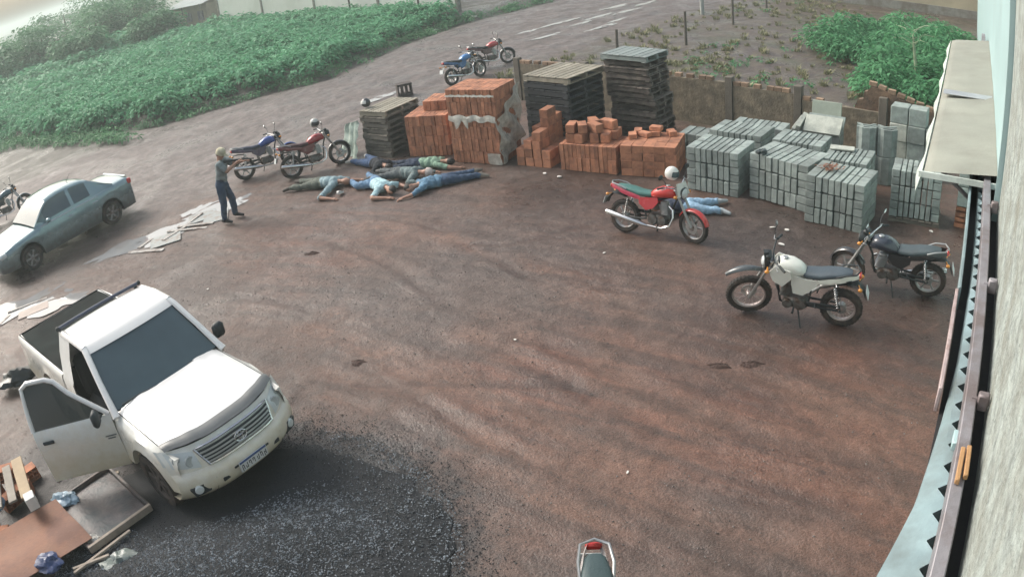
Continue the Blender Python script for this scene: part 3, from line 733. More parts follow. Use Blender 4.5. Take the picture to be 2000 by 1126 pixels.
WHITEFL = material('white_flashing', (0.62, 0.68, 0.64), 0.5, var=0.15, scale=4, c2=(0.42, 0.47, 0.43), s2=3)
SILVER = material('aluminium_tape', (0.62, 0.62, 0.63), 0.35, 0.7, var=0.15)
WOOD_Y = material('yellow_wood', (0.42, 0.24, 0.11), 0.7, var=0.3, scale=10)
CONC = material('concrete', (0.24, 0.235, 0.21), 0.85, var=0.3, scale=5, bump=0.35, c2=(0.15, 0.13, 0.105), s2=1.5)
bld = thing('warehouse', 'plastered warehouse wall with pale blue tin eave and beige canopy along the picture edge', 'building')
bld.matrix_world = WM
def rowsx(f, t0, t1, n): return [f(t0 + (t1 - t0) * i / n) for i in range(n + 1)]
MB().box((2.35, -.44, 3.3), (6.7, .2, 6.7)).build('plaster_wall', PLASTER, bld)
MB().box((22.8, -.42, 3.0), (34.1, .2, 7.0)).box((5.735, -.41, 3.05), (.03, .23, 7.1)).build('painted_wall', BLUEWALL, bld)
# eave strip (sheet lying in front of the ridged roof sheets)
le = lambda t: interp(t, [-1, 2.0, 2.5, 3.15, 3.65, 6.0, 14], [.06, 0.0, -.08, -.12, -.145, -.185, -.19])
PITCH = .158
def notch(t):                                # plan profile of the corrugated edge: narrow V notches
    f = ((t + 10) / PITCH) % 1.0
    dp = .012 * (vn1(t / PITCH * .5, 3.0, 611) - .5)
    return dp * 1.5 + -.170 if abs(f - .5) < .02 else (-.208 if abs(f - .5) > .29 else -.170 - .038 * (abs(f - .5) - .02) / .27)
ts = []
t = -1.0
while t < 14: ts += [t, t + PITCH * .2, t + PITCH * .48, t + PITCH * .52, t + PITCH * .8]; t += PITCH
zt0 = -1.0 - ((-1.0 + 10) % PITCH)
ts = [q - ((9.0) % PITCH) for q in ts]
MB().grid([[(t, le(t), 3.40), (t, le(t) - .004, 3.435), (t, min(le(t) - .01, -.158), 3.474), (t, notch(t), 3.484)] for t in ts]).build('eave_strip', BLUETIN, bld, smooth=25)
per = 5 * 6
for k in range(0, len(ts) - per, per):       # corrugated sheets hanging below the edge
    MB().grid([[(q, notch(q) - .001, 3.482), (q, notch(q) - .001, 2.95)] for q in ts[k:k + per + 1]]).build('corrugated_sheet', BLUETIN, bld, smooth=0)
MB().box((6.5, -.19, 3.20), (15, .10, .02)).build('gap_shade_strip', GAP_SHADE, bld)  # dark strip painted as the shade between eave edge and steel
MB().box((6.5, -.236, 3.585), (15, .062, .05), b=.006).box((6.5, -.209, 3.545), (15, .010, .12)).build('steel_angle', STEEL, bld)
MB().box((6.5, -.305, 3.43), (15, .072, .02)).build('gap_shade_strip', GAP_SHADE, bld)  # same painted shade in the gap along the wall
g = MB()
g.box((8.2, -.094, 3.42), (7.6, .022, .16), b=.004)
g.build('gutter', BLUETIN, bld)
MB().box((3.84, -.078, 3.42), (1.10, .022, .15), b=.004).build('gutter', PRIMER, bld)
MB().box((7.2, -.135, 3.33), (9.0, .07, .012)).build('gutter_floor', GAP_SHADE, bld)
for t in (3.1, 4.3, 5.6, 6.9):
    MB().box((t, -.30, 3.60), (.05, .06, .09), b=.008).tube([(t, -.335, 3.60), (t, -.24, 3.60)], .018, 6).build('bracket', STEEL, bld)
MB().box((2.85, -.208, 3.535), (.10, .05, .05), b=.005).build('tin_patch', BLUEWALL, bld)
# canopy
cp = MB()
cp.grid([[(t, -.318, 3.66 + sag), (t, 0.0, 3.625 + sag), (t, .25, 3.60 + sag), (t, .33, 3.57), (t, .345, 3.50)] for t, sag in [(6.15 + 6.8 * i / 24, .012 * math.sin(i * 1.7)) for i in range(25)]])
cn = cp.build('canopy', CANOPY, bld, smooth=60)
MB().grid([[(t, .346, 3.575), (t, .40 + .02 * math.sin(t * 5), 3.42), (t, .385 + .015 * math.sin(t * 7), 3.26)] for t in [6.12 + 6.85 * i / 40 for i in range(41)]]).build('fascia', WHITEFL, cn)
MB().box((8.9, 0.0, 3.645), (.22, .60, .006), M=None).build('flashing_strip', SILVER, cn)
MB().box((6.14, 0.02, 3.57), (.02, .70, .05)).build('end_cap', WHITEFL, cn)
for t in (6.6, 9.5, 12.4): MB().tube([(t, -.31, 3.1), (t, .28, 3.54)], .02, 6).build('brace', STEEL, cn)
for (t_, s_, a_, L_, lab) in [(2.60, -.262, .02, .20, 'yellow wooden wedge on the steel angle nearer the plastered wall'), (2.57, -.232, -.01, .22, 'yellow wooden wedge on the steel angle nearer the corrugated edge')]:
    o = MB().box((0, 0, 0), (L_, .022, .03), b=.004).build('wooden_wedge', WOOD_Y); o.matrix_world = WM @ Tr(t_, s_, 3.63) @ Rz(a_); tag(o, lab, 'wedge', 'wooden wedges on the eave')

# ================================================================ yard wall behind the stacks
WALLP = material('wall_render', (0.215, 0.18, 0.13), 0.9, var=0.55, scale=6, bump=0.8, bscale=14, c2=(0.10, 0.085, 0.065), s2=3.2, mix2=(0.42, 0.66))
BRICKW = material('wall_brick', (0.25, 0.17, 0.115), 0.9, var=0.35, scale=9, bump=0.4, piece=0.25)
PILLAR = material('pillar_concrete', (0.13, 0.115, 0.095), 0.9, var=0.35, scale=4, bump=0.4)
w0, w1 = Vector((1.0, 22.6, 0)), Vector((9.75, 14.05, 0))
wang = math.atan2(w1.y - w0.y, w1.x - w0.x); wlen = (w1 - w0).length
wall = thing('yard_wall', 'rendered brick yard wall with notched top running behind the block stacks', 'wall', (w0.x, w0.y, 0), wang)
brick_me = MB().box((0, 0, 0), (.19, .13, .10), b=.006).mesh('brick', BRICKW, smooth=0)
pil = [0.0, 2.45, 4.9, 6.9, 8.75, 10.9]
for i in range(len(pil) - 1):
    a, b_ = pil[i] + .11, pil[i + 1] - .11
    H = [1.14, 1.14, 1.16, 1.10, 0.98][i]
    MB().box(((a + b_) / 2, 0, H / 2 - .1), (b_ - a, .13, H + .2), b=.008).build('wall_panel', WALLP, wall)
    k = 0; t = a + .11
    while t < b_ - .1:
        if i < 4 or t < 9.6: inst('brick', brick_me, wall, Tr(t, random.uniform(-.004, .004), H + .052) @ Rz(random.uniform(-.03, .03)))
        t += random.choice((.205, .33, .34, .36))
for i, t in enumerate(pil): MB().box((t, .0, .60), (.20, .19, 1.42 if i < 5 else 1.5), b=.01).build('pillar', PILLAR, wall)
# broken taller stretch of wall near the warehouse
bw = thing('broken_wall', 'brown broken brick wall with jagged top beside the warehouse', 'wall', (8.35, 15.55, 0), R(-42))
BW2 = material('broken_wall_clay', (0.19, 0.125, 0.085), 0.95, var=0.45, scale=5, bump=0.7, bscale=16, c2=(0.09, 0.065, 0.05), s2=2.2)
prof = [(0, 0), (1.95, 0), (1.95, 1.18), (1.7, 1.16), (1.45, 1.26), (1.15, 1.33), (.85, 1.45), (.6, 1.52), (.38, 1.54), (.30, 1.42), (.22, 1.40), (.2, 1.22), (.08, 1.2), (0, 1.05)]
MB().prism([(p[0], p[1]) for p in prof], -.09, .09, M=Rx(R(90))).build('wall_core', BW2, bw, smooth=0)
for k in range(7): inst('brick', brick_me, bw, Tr(.42 + k * .23, 0.0, 1.60 - .062 * k) @ Rz(random.uniform(-.2, .2)) @ Ry(random.uniform(.1, .35)))

# ================================================================ stacks of concrete blocks, bricks and pallets
CB1 = material('concrete_block', (0.245, 0.285, 0.27), 0.88, var=0.35, scale=7, bump=0.4, bscale=60, piece=0.24, c2=(0.165, 0.185, 0.18), s2=2.5, mix2=(0.5, 0.72))
CB2 = material('concrete_block_light', (0.40, 0.42, 0.375), 0.88, var=0.2, scale=7, bump=0.4, bscale=60, piece=0.12, c2=(0.25, 0.27, 0.245), s2=3)
CLAY = material('clay_brick', (0.42, 0.185, 0.105), 0.85, var=0.28, scale=8, bump=0.3, bscale=40, piece=0.26, c2=(0.17, 0.075, 0.05), s2=4.5, mix2=(0.46, 0.72))
CLAYD = material('clay_hole', (0.05, 0.022, 0.015), 0.9, var=0.3)
WOODG = material('grey_pallet_wood', (0.17, 0.155, 0.13), 0.85, var=0.4, scale=7, bump=0.3, piece=0.25, c2=(0.11, 0.10, 0.085), s2=2.5)
WOODD = material('black_stained_wood', (0.052, 0.056, 0.062), 0.85, var=0.4, scale=7, bump=0.3, piece=0.3)
WOODM = material('brown_pallet_wood', (0.15, 0.128, 0.11), 0.85, var=0.45, scale=7, bump=0.3, piece=0.35, c2=(0.06, 0.05, 0.045), s2=2.5)
WOODP = material('pale_pallet_wood', (0.27, 0.25, 0.20), 0.85, var=0.35, scale=7, bump=0.3, piece=0.18, c2=(0.20, 0.18, 0.14), s2=3)
ORD = ['', 'second', 'third', 'fourth', 'fifth', 'sixth', 'seventh', 'eighth', 'ninth', 'tenth', 'eleventh', 'twelfth', 'thirteenth', 'fourteenth', 'fifteenth', 'sixteenth', 'seventeenth', 'eighteenth']
def block_stack(label, fl, ang, w, d, tiers, th, ncol=8, nrow=2, z0=None, wide=2, mat=None, tilt=0.0, drop=()):
    """blocks set on edge in tiers: ncol across, the end ones turned flat; origin at the near corner"""
    mat = mat or CB1
    z0 = gz(*fl) if z0 is None else z0
    root = thing('block_stack', label, 'block stack', (fl[0], fl[1], z0), ang, 'stacks of concrete blocks')
    we = w * 0.17
    cw = (w - 2 * we) / (ncol - 2)
    dl = d / nrow
    thin = MB().box((0, 0, 0), (cw - .022, dl - .014, th - .026), b=.008).mesh('block', mat, smooth=0)
    fat = MB().box((0, 0, 0), (we - .012, dl - .014, th / 2 - .015), b=.008).mesh('block', mat, smooth=0)
    rr = random.Random(int(fl[0] * 1000))
    for t in range(tiers):
        for r in range(nrow):
            if r > 0 and t < tiers - 1 and r < nrow - 1: continue
            for c in range(ncol):
                jx, jy, jz = rr.uniform(-.005, .005), rr.uniform(-.014, .014), 0
                y = (r + .5) * dl + jy
                if (t, r, c) in drop: continue
                if 0 < c < ncol - 1:
                    inst('block', thin, root, Tr(we + (c - .5) * cw + jx, y, (t + .5) * th + rr.uniform(-.004, .004)) @ Rz(rr.uniform(-.015, .015)))
                else:
                    for hh in (.25, .75):
                        inst('block', fat, root, Tr((we / 2 if c == 0 else w - we / 2) + jx, y + rr.uniform(-.01, .01), (t + hh) * th) @ Rz(rr.uniform(-.03, .03)))
    return root
A43 = R(-42.5)
TH = .305
block_stack('grey block stack next to the red bricks, front row', (3.72, 13.98), R(-41.5), 1.13, .92, 3, TH)
block_stack('grey block stack with a dark pot on its near corner, front row', (4.80, 13.25), R(-52), 1.30, .95, 3, TH)
block_stack('grey block stack nearest the camera, topped with rusty leaves', (5.42, 11.92), R(-45), 1.14, .92, 3, TH)
block_stack('grey block stack beside the warehouse canopy end, on a wooden pallet', (7.03, 11.52), R(-35), .98, .72, 3, TH, z0=.10)
block_stack('grey block stack right behind the rusty-leaved stack, with a flat tile on top', (6.10, 12.68), R(-40), .92, .90, 3, TH)
block_stack('grey block stack in the second row behind the stack next to the bricks', (4.52, 15.02), R(-43), 1.2, .85, 3, TH * .97)
block_stack('bluish grey block stack in the middle of the second row', (5.56, 13.98), R(-42), 1.08, .80, 3, TH)
block_stack('low wide block stack against the yard wall', (5.30, 15.85), R(-40), 1.25, .60, 2, .36, nrow=1)
# loose blocks lying by the pallets
flat_me = MB().box((0, 0, 0), (.19, .62, .19), b=.01).mesh('block', CB1, smooth=0)
lb = thing('block_stack', 'low row of rough grey blocks lying beside the tall pallet stack', 'block stack', (4.06, 15.85, gz(4.06, 15.85)), R(-40), 'stacks of concrete blocks')
for k in range(5):
    for t in range(3): inst('block', flat_me, lb, Tr(.1 + k * .215, .3 + random.uniform(-.03, .03), .1 + t * .2) @ Rz(random.uniform(-.06, .06)) @ Ry(random.uniform(-.05, .05)))
# slabs
slab = thing('slab_pile', 'pale concrete slabs leaning over a pile of blocks by the yard wall', 'slabs', (6.52, 15.12, 0), R(-40))
inst('slab', MB().box((0, 0, 0), (1.0, .55, .34), b=.01).mesh('slab', CB2, smooth=0), slab, Tr(.55, .3, .17))
inst('slab', MB().box((0, 0, 0), (.98, .5, .30), b=.01).mesh('slab', CB1, smooth=0), slab, Tr(.58, .3, .50) @ Rz(.04))
inst('slab', MB().box((0, 0, 0), (.86, .46, .055), b=.006).mesh('slab', CB2, smooth=0), slab, Tr(.66, .20, .82) @ Rx(R(38)))
inst('slab', MB().box((0, 0, 0), (.86, .44, .055), b=.006).mesh('slab', CB1, smooth=0), slab, Tr(.66, .44, .80) @ Rx(R(40)))
inst('slab', MB().box((0, 0, 0), (.10, .55, .24), b=.006).mesh('slab', CB2, smooth=0), slab, Tr(.13, .25, .78) @ Ry(R(14)) @ Rx(R(20)))
inst('slab', MB().box((0, 0, 0), (.08, .55, .24), b=.006).mesh('slab', CB2, smooth=0), slab, Tr(.03, .22, .72) @ Ry(R(24)) @ Rx(R(20)))
inst('slab', MB().box((0, 0, 0), (.70, .05, .50), b=.006).mesh('slab', material('slab_green_grey', (.33, .37, .315), .85, var=.2, scale=5, bump=.2), smooth=0), slab, Tr(.62, .66, .99) @ Rx(R(-10)))
# upright channel pieces
ch = thing('channel_stack', 'upright pale grey curved concrete channels standing between block stacks', 'concrete channels', (7.34, 13.62, gz(7.3, 13.6)), R(-32))
def channel(w, h):
    mb = MB(); pr = [(-.5 * w, 0), (-.5 * w, .05), (-.38 * w, .06), (-.2 * w, .13), (.2 * w, .13), (.38 * w, .06), (.5 * w, .05), (.5 * w, 0), (.35 * w, .01), (.17 * w, .085), (-.17 * w, .085), (-.35 * w, .01)]
    return mb.prism(pr, 0, h).mesh('channel', CB1, smooth=30)
cme = channel(.42, .58)
for c in range(2):
    for t in range(2):
        for r in range(3):
            inst('channel', cme, ch, Tr(.23 + c * .44 + random.uniform(-.02, .02), .02 + r * .12 + t * .03, t * .60) @ Rz(math.pi + random.uniform(-.06, .06)))
# tall rough blocks
tb = thing('block_stack', 'tall narrow stack of rough square blocks against the broken wall', 'block stack', (8.32, 13.86, gz(8.3, 13.9)), R(-43), 'stacks of concrete blocks')
sq = [MB().box((0, 0, 0), (.40, .40, .375), b=.014).mesh('block', mm, smooth=0) for mm in (CB1, CB2)]
for t in range(4):
    for c in range(3):
        if t == 3 and c == 2: continue
        inst('block', sq[1 if (t in (1, 2) and c == 0) else 0], tb, Tr(.2 + c * .415, .2 + random.uniform(-.02, .02), .19 + t * .38) @ Rz(random.uniform(-.03, .03)))
tb2 = thing('block_stack', 'rough square blocks stacked behind the blue gutter above red lattice bricks', 'block stack', (8.22, 10.95, gz(8.2, 11)), R(-40), 'stacks of concrete blocks')
for t in range(2):
    for c in range(2): inst('block', sq[c], tb2, Tr(.2 + c * .42, .2, .62 + t * .385) @ Rz(random.uniform(-.03, .03)))
for t in range(4):
    for c in range(4): inst('brick', MATS.setdefault('lat_me', MB().box((0, 0, 0), (.20, .36, .075), b=.006).mesh('brick', CLAY, smooth=0)), tb2, Tr(.1 + c * .21, .2 + random.uniform(-.02, .02), .05 + t * .108))
# the pallet beneath the canopy-end stack
def pallet_meshes(w, d, h, mat, nb=7):
    bw_ = w / nb
    return dict(w=w, d=d, h=h, nb=nb, deck=MB().box((0, 0, 0), (bw_ - .022, d, .022), b=.003).mesh('deck_board', mat, smooth=0),
                st=MB().box((0, 0, 0), (w, .085, h - .062), b=.004).mesh('stringer', mat, smooth=0), bb=MB().box((0, 0, 0), (.11, d, .02), b=.003).mesh('bottom_board', mat, smooth=0))
def pallet(label, P, loc, rz, group, rr, broken=False):
    root = thing('pallet', label, 'pallet', loc, rz, group)
    for k in range(P['nb']):
        if broken and rr.random() < .25: continue
        inst('deck_board', P['deck'], root, Tr((k + .5) * P['w'] / P['nb'] + rr.uniform(-.006, .006), P['d'] / 2 + rr.uniform(-.01, .01), P['h'] - .011))
    for k in range(3): inst('stringer', P['st'], root, Tr(P['w'] / 2, .055 + k * (P['d'] / 2 - .05), P['h'] / 2 - .006))
    for k in range(2): inst('bottom_board', P['bb'], root, Tr(.08 + k * (P['w'] - .16), P['d'] / 2, .012))
    return root
rr = random.Random(21)
pallet('single weathered pallet under the grey blocks at the canopy end', pallet_meshes(1.02, .78, .115, WOODG), (7.01, 11.50, gz(7.2, 11.6) - .01), R(-35), None, rr)
def pallet_stack(fl, ang, P, n, desc, group, Ptop=None, jit=.012, top_lab=None, tail=None):
    z = gz(*fl)
    for k in range(n):
        fromtop = n - 1 - k
        lab = (top_lab if fromtop == 0 and top_lab else ('topmost' if fromtop == 0 else ORD[fromtop]) + (' pallet from the top' if fromtop else ' pallet') + ' in ' + desc)
        PP = Ptop if (Ptop and fromtop == 0) else P
        dx, dy = rr.uniform(-jit, jit), rr.uniform(-jit, jit)
        if tail: dx += tail(k)[0]; dy += tail(k)[1]
        q = Rz(ang) @ Vector((dx, dy, 0))
        pallet(lab, PP, (fl[0] + q.x, fl[1] + q.y, z), ang + rr.uniform(-.02, .02) * jit / .012, group, rr, broken=False)
        z += PP['h'] + .002
    return z
PG = pallet_meshes(.92, 1.30, .15, WOODG, 6); PGt = pallet_meshes(.92, 1.30, .15, WOODP, 6)
pallet_stack((-3.30, 18.98), R(-38), PG, 8, 'the grey stack behind the red motorcycle with a helmet', 'grey pallets by the road', PGt, jit=.02)
PD = pallet_meshes(1.30, 1.42, .164, WOODD, 8); PDt = pallet_meshes(1.34, 1.45, .164, WOODP, 8)
pallet_stack((.86, 17.80), R(-44), PD, 11, 'the black stack behind the red bricks', 'black pallets behind the bricks', PDt, jit=.008)
PM = pallet_meshes(1.22, .95, .15, WOODM, 7); PMt = pallet_meshes(1.30, 1.0, .15, material('wet_grey_boards', (.20, .235, .225), .5, var=.3, piece=.15), 7)
pallet_stack((2.95, 17.75), R(-42), PM, 14, 'the tall leaning brown stack', 'brown pallets in the tall stack', PMt, jit=.045, tail=lambda k: (-.014 * k, .0 if k < 10 else -.04))
# ---- red clay bricks
def clay_brick(w, d, h, holes=True):
    mb = MB().box((0, 0, 0), (w, d, h), b=.004)
    if holes:
        for ix in (-1, 1):
            for iz in (-1, 1): mb.box((ix * w * .22, 0, iz * h * .23), (w * .27, d + .002, h * .27), m=1)
    return mb.mesh('brick', [CLAY, CLAYD], smooth=0)
def brick_stack(label, fl, ang, nx, ny, nz, w, d, h, holes=False, extra=(), miss=0.0, z0=None, g=.006):
    root = thing('brick_stack', label, 'brick stack', (fl[0], fl[1], gz(*fl) if z0 is None else z0), ang, 'stacks of red clay bricks')
    me = clay_brick(w, d, h, holes); r2 = random.Random(int(fl[1] * 777))
    for z in range(nz):
        for y in range(ny):
            for x in range(nx):
                if 0 < y and z < nz - 1 and x not in (0, nx - 1): continue      # inside of the stack, never seen
                if z == nz - 1 and r2.random() < miss: continue
                inst('brick', me, root, Tr((x + .5) * (w + g) + r2.uniform(-.004, .004), (y + .5) * (d + g) + r2.uniform(-.012, .012), (z + .5) * (h + .003)) @ Rz(r2.uniform(-.02, .02)))
    for (x, y, z, a) in extra: inst('brick', me, root, Tr(x, y, z) @ Rz(a))
    return root
big = brick_stack('tall stack of upright red bricks wrapped in torn plastic', (-.97, 17.40), R(-31), 14, 4, 6, .086, .25, .295)
brick_stack('red brick stack between the grey pallets and the plastic-wrapped bricks', (-2.10, 18.30), R(-20), 11, 4, 4, .095, .25, .255, extra=[])
brick_stack('second layer of red bricks set back on top of the stack beside the grey pallets', (-1.62, 18.62), R(-20), 6, 3, 1, .095, .25, .24, z0=gz(-2.1, 18.3) + 1.036)
brick_stack('wide stack of upright red bricks in front of the black pallets', (1.40, 15.92), R(-33), 13, 3, 2, .096, .27, .30, extra=[])
brick_stack('smooth-faced red brick stack beside the grey blocks', (2.60, 15.14), R(-26), 5, 3, 4, .235, .34, .165, g=.004)
def loose(label, items, fl, ang, w=.20, d=.40, h=.20):
    root = thing('brick_stack', label, 'brick stack', (fl[0], fl[1], gz(*fl)), ang, 'stacks of red clay bricks')
    me = clay_brick(w, d, h, False)
    for (x, y, z, a) in items: inst('brick', me, root, Tr(x, y, z + h / 2) @ Rz(a))
its = []
for x in range(4):
    for y in range(3):
        hh = [2, 3, 4, 2][x] + (1 if y == 1 and x == 2 else 0)
        for z in range(hh + (1 if x in (1, 2) and y else 0)): its.append((.13 + x * .225, .2 + y * .41, z * .205, random.uniform(-.06, .06)))
loose('stepped pile of big red bricks at the foot of the black pallets', its, (.46, 16.62), R(-36))
its = [(.2, .22, 0, .1), (.2, .22, .205, .2), (.44, .2, 0, -.1), (.44, .24, .205, .5), (.7, .3, 0, .3), (.72, .3, .205, 1.0), (.95, .35, .0, .2), (.3, .6, 0, 0), (.55, .6, 0, 0), (.8, .6, 0, .1), (1.05, .62, 0, .1), (.55, .62, .205, .7), (.9, .62, .205, 1.3)]
root = thing('brick_stack', 'loose red bricks heaped on the wide upright brick stack', 'brick stack', (1.44, 15.96, gz(1.4, 15.92) + .615), R(-33), 'stacks of red clay bricks')
me_l = clay_brick(.19, .36, .19, False)
for (x, y, z, a) in its: inst('brick', me_l, root, Tr(x, y, z + .096) @ Rz(a))
root = thing('brick_stack', 'few odd red bricks lying on the smooth-faced brick stack', 'brick stack', (2.62, 15.2, gz(2.6, 15.14) + .675), R(-26), 'stacks of red clay bricks')
for (x, y, z, a) in [(.15, .5, 0, .3), (.4, .6, 0, 1.1), (.62, .75, 0, .1), (.62, .75, .10, 1.4), (.2, .8, 0, .2), (.95, .8, 0, .5)]: inst('brick', MATS.setdefault('odd_me', MB().box((0, 0, 0), (.17, .26, .10), b=.006).mesh('brick', CLAY, smooth=0)), root, Tr(x, y, z + .052) @ Rz(a))
# plastic wrap on the tall stack
def film_material():
    m, nt, b = nodes_of('plastic_film')
    n = noise(nt, nd(nt, 'ShaderNodeTexCoord').outputs['Object'], 9.0, 5)
    nt.links.new(mixc(nt, n, (0.42, 0.42, 0.37), (0.62, 0.62, 0.56)), b.inputs['Base Color'])
    b.inputs['Roughness'].default_value = 0.35; nt.links.new(ramp(nt, n, [(0.3, 0.62), (0.6, 0.95)]), b.inputs['Alpha'])
    return m
FILM = film_material()
def crumple(rows, amp, seed):
    return [[(p[0] + amp * (vn1(p[2] * 9, p[0] * 7, seed) - .5), p[1] + amp * (vn1(p[0] * 8, p[2] * 8, seed + 1) - .5), p[2]) for p in r] for r in rows]
wrap = thing('plastic_wrap', 'torn whitish plastic film around the tall brick stack', 'plastic film', (-.97, 17.40, gz(-.97, 17.40)), R(-31))
rows = [[(.02 + 1.26 * i / 40, -.03, 1.17 - .02 * math.sin(i * .5)) for i in range(41)], [(.02 + 1.26 * i / 40, -.055, 1.12 - .03 * abs(math.sin(i * .35))) for i in range(41)], [(.02 + 1.26 * i / 40, -.05, 1.06 - (.22 if 5 < i < 17 else .05) * abs(math.sin(i * .28))) for i in range(41)]]
MB().grid(crumple(rows, .035, 201)).build('film_band', FILM, wrap)
rows = [[(.02 + 1.26 * i / 40, -.02, 1.665 - .01 * math.sin(i)) for i in range(41)], [(.02 + 1.26 * i / 40, -.035, 1.63 - .02 * abs(math.sin(i * .9))) for i in range(41)]]
MB().grid(crumple(rows, .02, 207)).build('film_band', FILM, wrap)
rows = []
for i in range(22):
    f = i / 21; y = -.06 + 1.16 * f; top = 1.0 + .72 * f ** .8; bot = .02 if f < .25 else .12 + 0.35 * (f - .25)
    rows.append([(1.33 + .05 * math.sin(k * .8 + i * .7), y, bot + (top - bot) * k / 14) for k in range(15)])
MB().grid(crumple(rows, .07, 203)).build('film_side', FILM, wrap)
rows = [[(1.0 + .34 * i / 10, -.07 - .04 * k / 8, .02 + .28 * k / 8) for i in range(11)] for k in range(9)]
MB().grid(crumple(rows, .05, 209)).build('film_skirt', FILM, wrap)
# light green plastic sheet hanging on the grey pallets
GRF = material('green_plastic', (0.34, 0.42, 0.37), 0.3, var=0.25, scale=7, bump=0.2)
sheet = thing('plastic_sheet', 'pale green plastic sheet hanging beside the grey pallet stack', 'plastic sheet', (-3.40, 19.05, gz(-3.4, 19.05)), R(120))
rows = [[(-.15 + .95 * i / 16, .05 * math.sin(i * .9) + .25 * (1 - k / 10), .01 + .98 * k / 10 * (1 - .25 * i / 16)) for i in range(17)] for k in range(11)]
MB().grid(crumple(rows, .08, 211)).build('sheet', GRF, sheet)
# ================================================================ vehicles
WHITEP = paint('white_car_paint', (0.70, 0.715, 0.69), 0.22, 0.7, mud=1.15, mud_refl_c=(0.50, 0.43, 0.29))  # beige low tint: mud film plus painted reflection of the ground
WHITEC = paint('white_car_paint_clean', (0.72, 0.72, 0.705), 0.22, 0.7)
SILVERP = paint('silver_car_paint', (0.20, 0.29, 0.31), 0.2, 0.9, mud=0.80, metal=0.45, mud_refl_c=(0.075, 0.062, 0.054))  # dark brown low tint: dirt and ground reflection painted together
BLACKP = material('black_plastic', (0.018, 0.024, 0.027), 0.5, var=0.2, bump=0.05)
GREYP = material('grey_plastic', (0.085, 0.095, 0.10), 0.4, var=0.2, bump=0.05)
TYRE = material('tyre_rubber', (0.025, 0.023, 0.022), 0.85, var=0.4, scale=12, bump=0.4, c2=(0.085, 0.058, 0.045), s2=6, mix2=(0.45, 0.7))
ALLOY = material('alloy', (0.42, 0.42, 0.42), 0.4, 0.7, var=0.2, c2=(0.17, 0.13, 0.11), s2=6)
CHROME = material('chrome', (0.62, 0.63, 0.63), 0.2, 1.0, var=0.1, bump=0.02)
SATIN = material('satin_metal', (0.40, 0.41, 0.41), 0.4, 0.8, var=0.2, bump=0.05)
ENG = material('engine_cast', (0.16, 0.16, 0.155), 0.5, 0.6, var=0.4, scale=12, bump=0.2, c2=(0.10, 0.07, 0.055), s2=8)
GLASSD = glass('tinted_glass', (0.055, 0.085, 0.098), 0.07)
LAMP = glass('lamp_glass', (0.50, 0.54, 0.54), 0.12)
LAMPD = glass('lamp_inner', (0.34, 0.37, 0.37), 0.2)
REDL = glass('red_lamp', (0.45, 0.03, 0.025), 0.12)
AMBER = glass('amber_lamp', (0.55, 0.22, 0.03), 0.12)
CLOTHD = material('dark_cabin_trim', (0.028, 0.03, 0.034), 0.85, var=0.3)
PLATEM = material('plate_white', (0.58, 0.60, 0.60), 0.4, var=0.1)
PLATEB = material('plate_blue', (0.04, 0.08, 0.22), 0.4, var=0.1)
def ring(pts, r, n=6, M=None, mb=None, m=0):
    mb = mb or MB(); return mb.tube(list(pts) + [pts[0], pts[1]], r, n, m, M, caps=False)
def car_wheel(parent, x, y, r, w, spokes=6, rimm=None):
    s = 1 if y > 0 else -1
    M = Tr(x, y, r) @ Rx(R(-90) * s)          # local +z points outwards
    rim = MB(M)
    rim.lathe([(r * .66, -w * .45), (r * .62, -w * .3), (r * .60, w * .25), (r * .66, w * .42), (r * .68, w * .45)], 24, caps=False)
    for k in range(spokes):
        a = 2 * math.pi * k / spokes
        rim.box((r * .36, 0, w * .32), (r * .56, r * .16, w * .10), M=Rz(a), b=.006)
    rim.lathe([(0, w * .44), (r * .10, w * .44), (r * .16, w * .38), (r * .17, w * .2)], 14)
    o = rim.build('wheel', rimm or ALLOY, parent)
    t = MB(M); t.lathe([(r * .66, -w * .46), (r * .80, -w * .5), (r * .95, -w * .46), (r, -w * .3), (r, w * .3), (r * .95, w * .46), (r * .80, w * .5), (r * .66, w * .46)], 32, closed=True)
    for k in range(32):
        a = 2 * math.pi * k / 32; t.box((r * 1.0, 0, 0), (.012, r * .10, w * .5), M=Rz(a) @ Rx(.3))
    t.build('tyre', TYRE, o)
    MB(M).lathe([(0, -.02), (r * .6, -.02), (r * .6, 0), (0, 0)], 20).build('brake_disc', ENG, o)

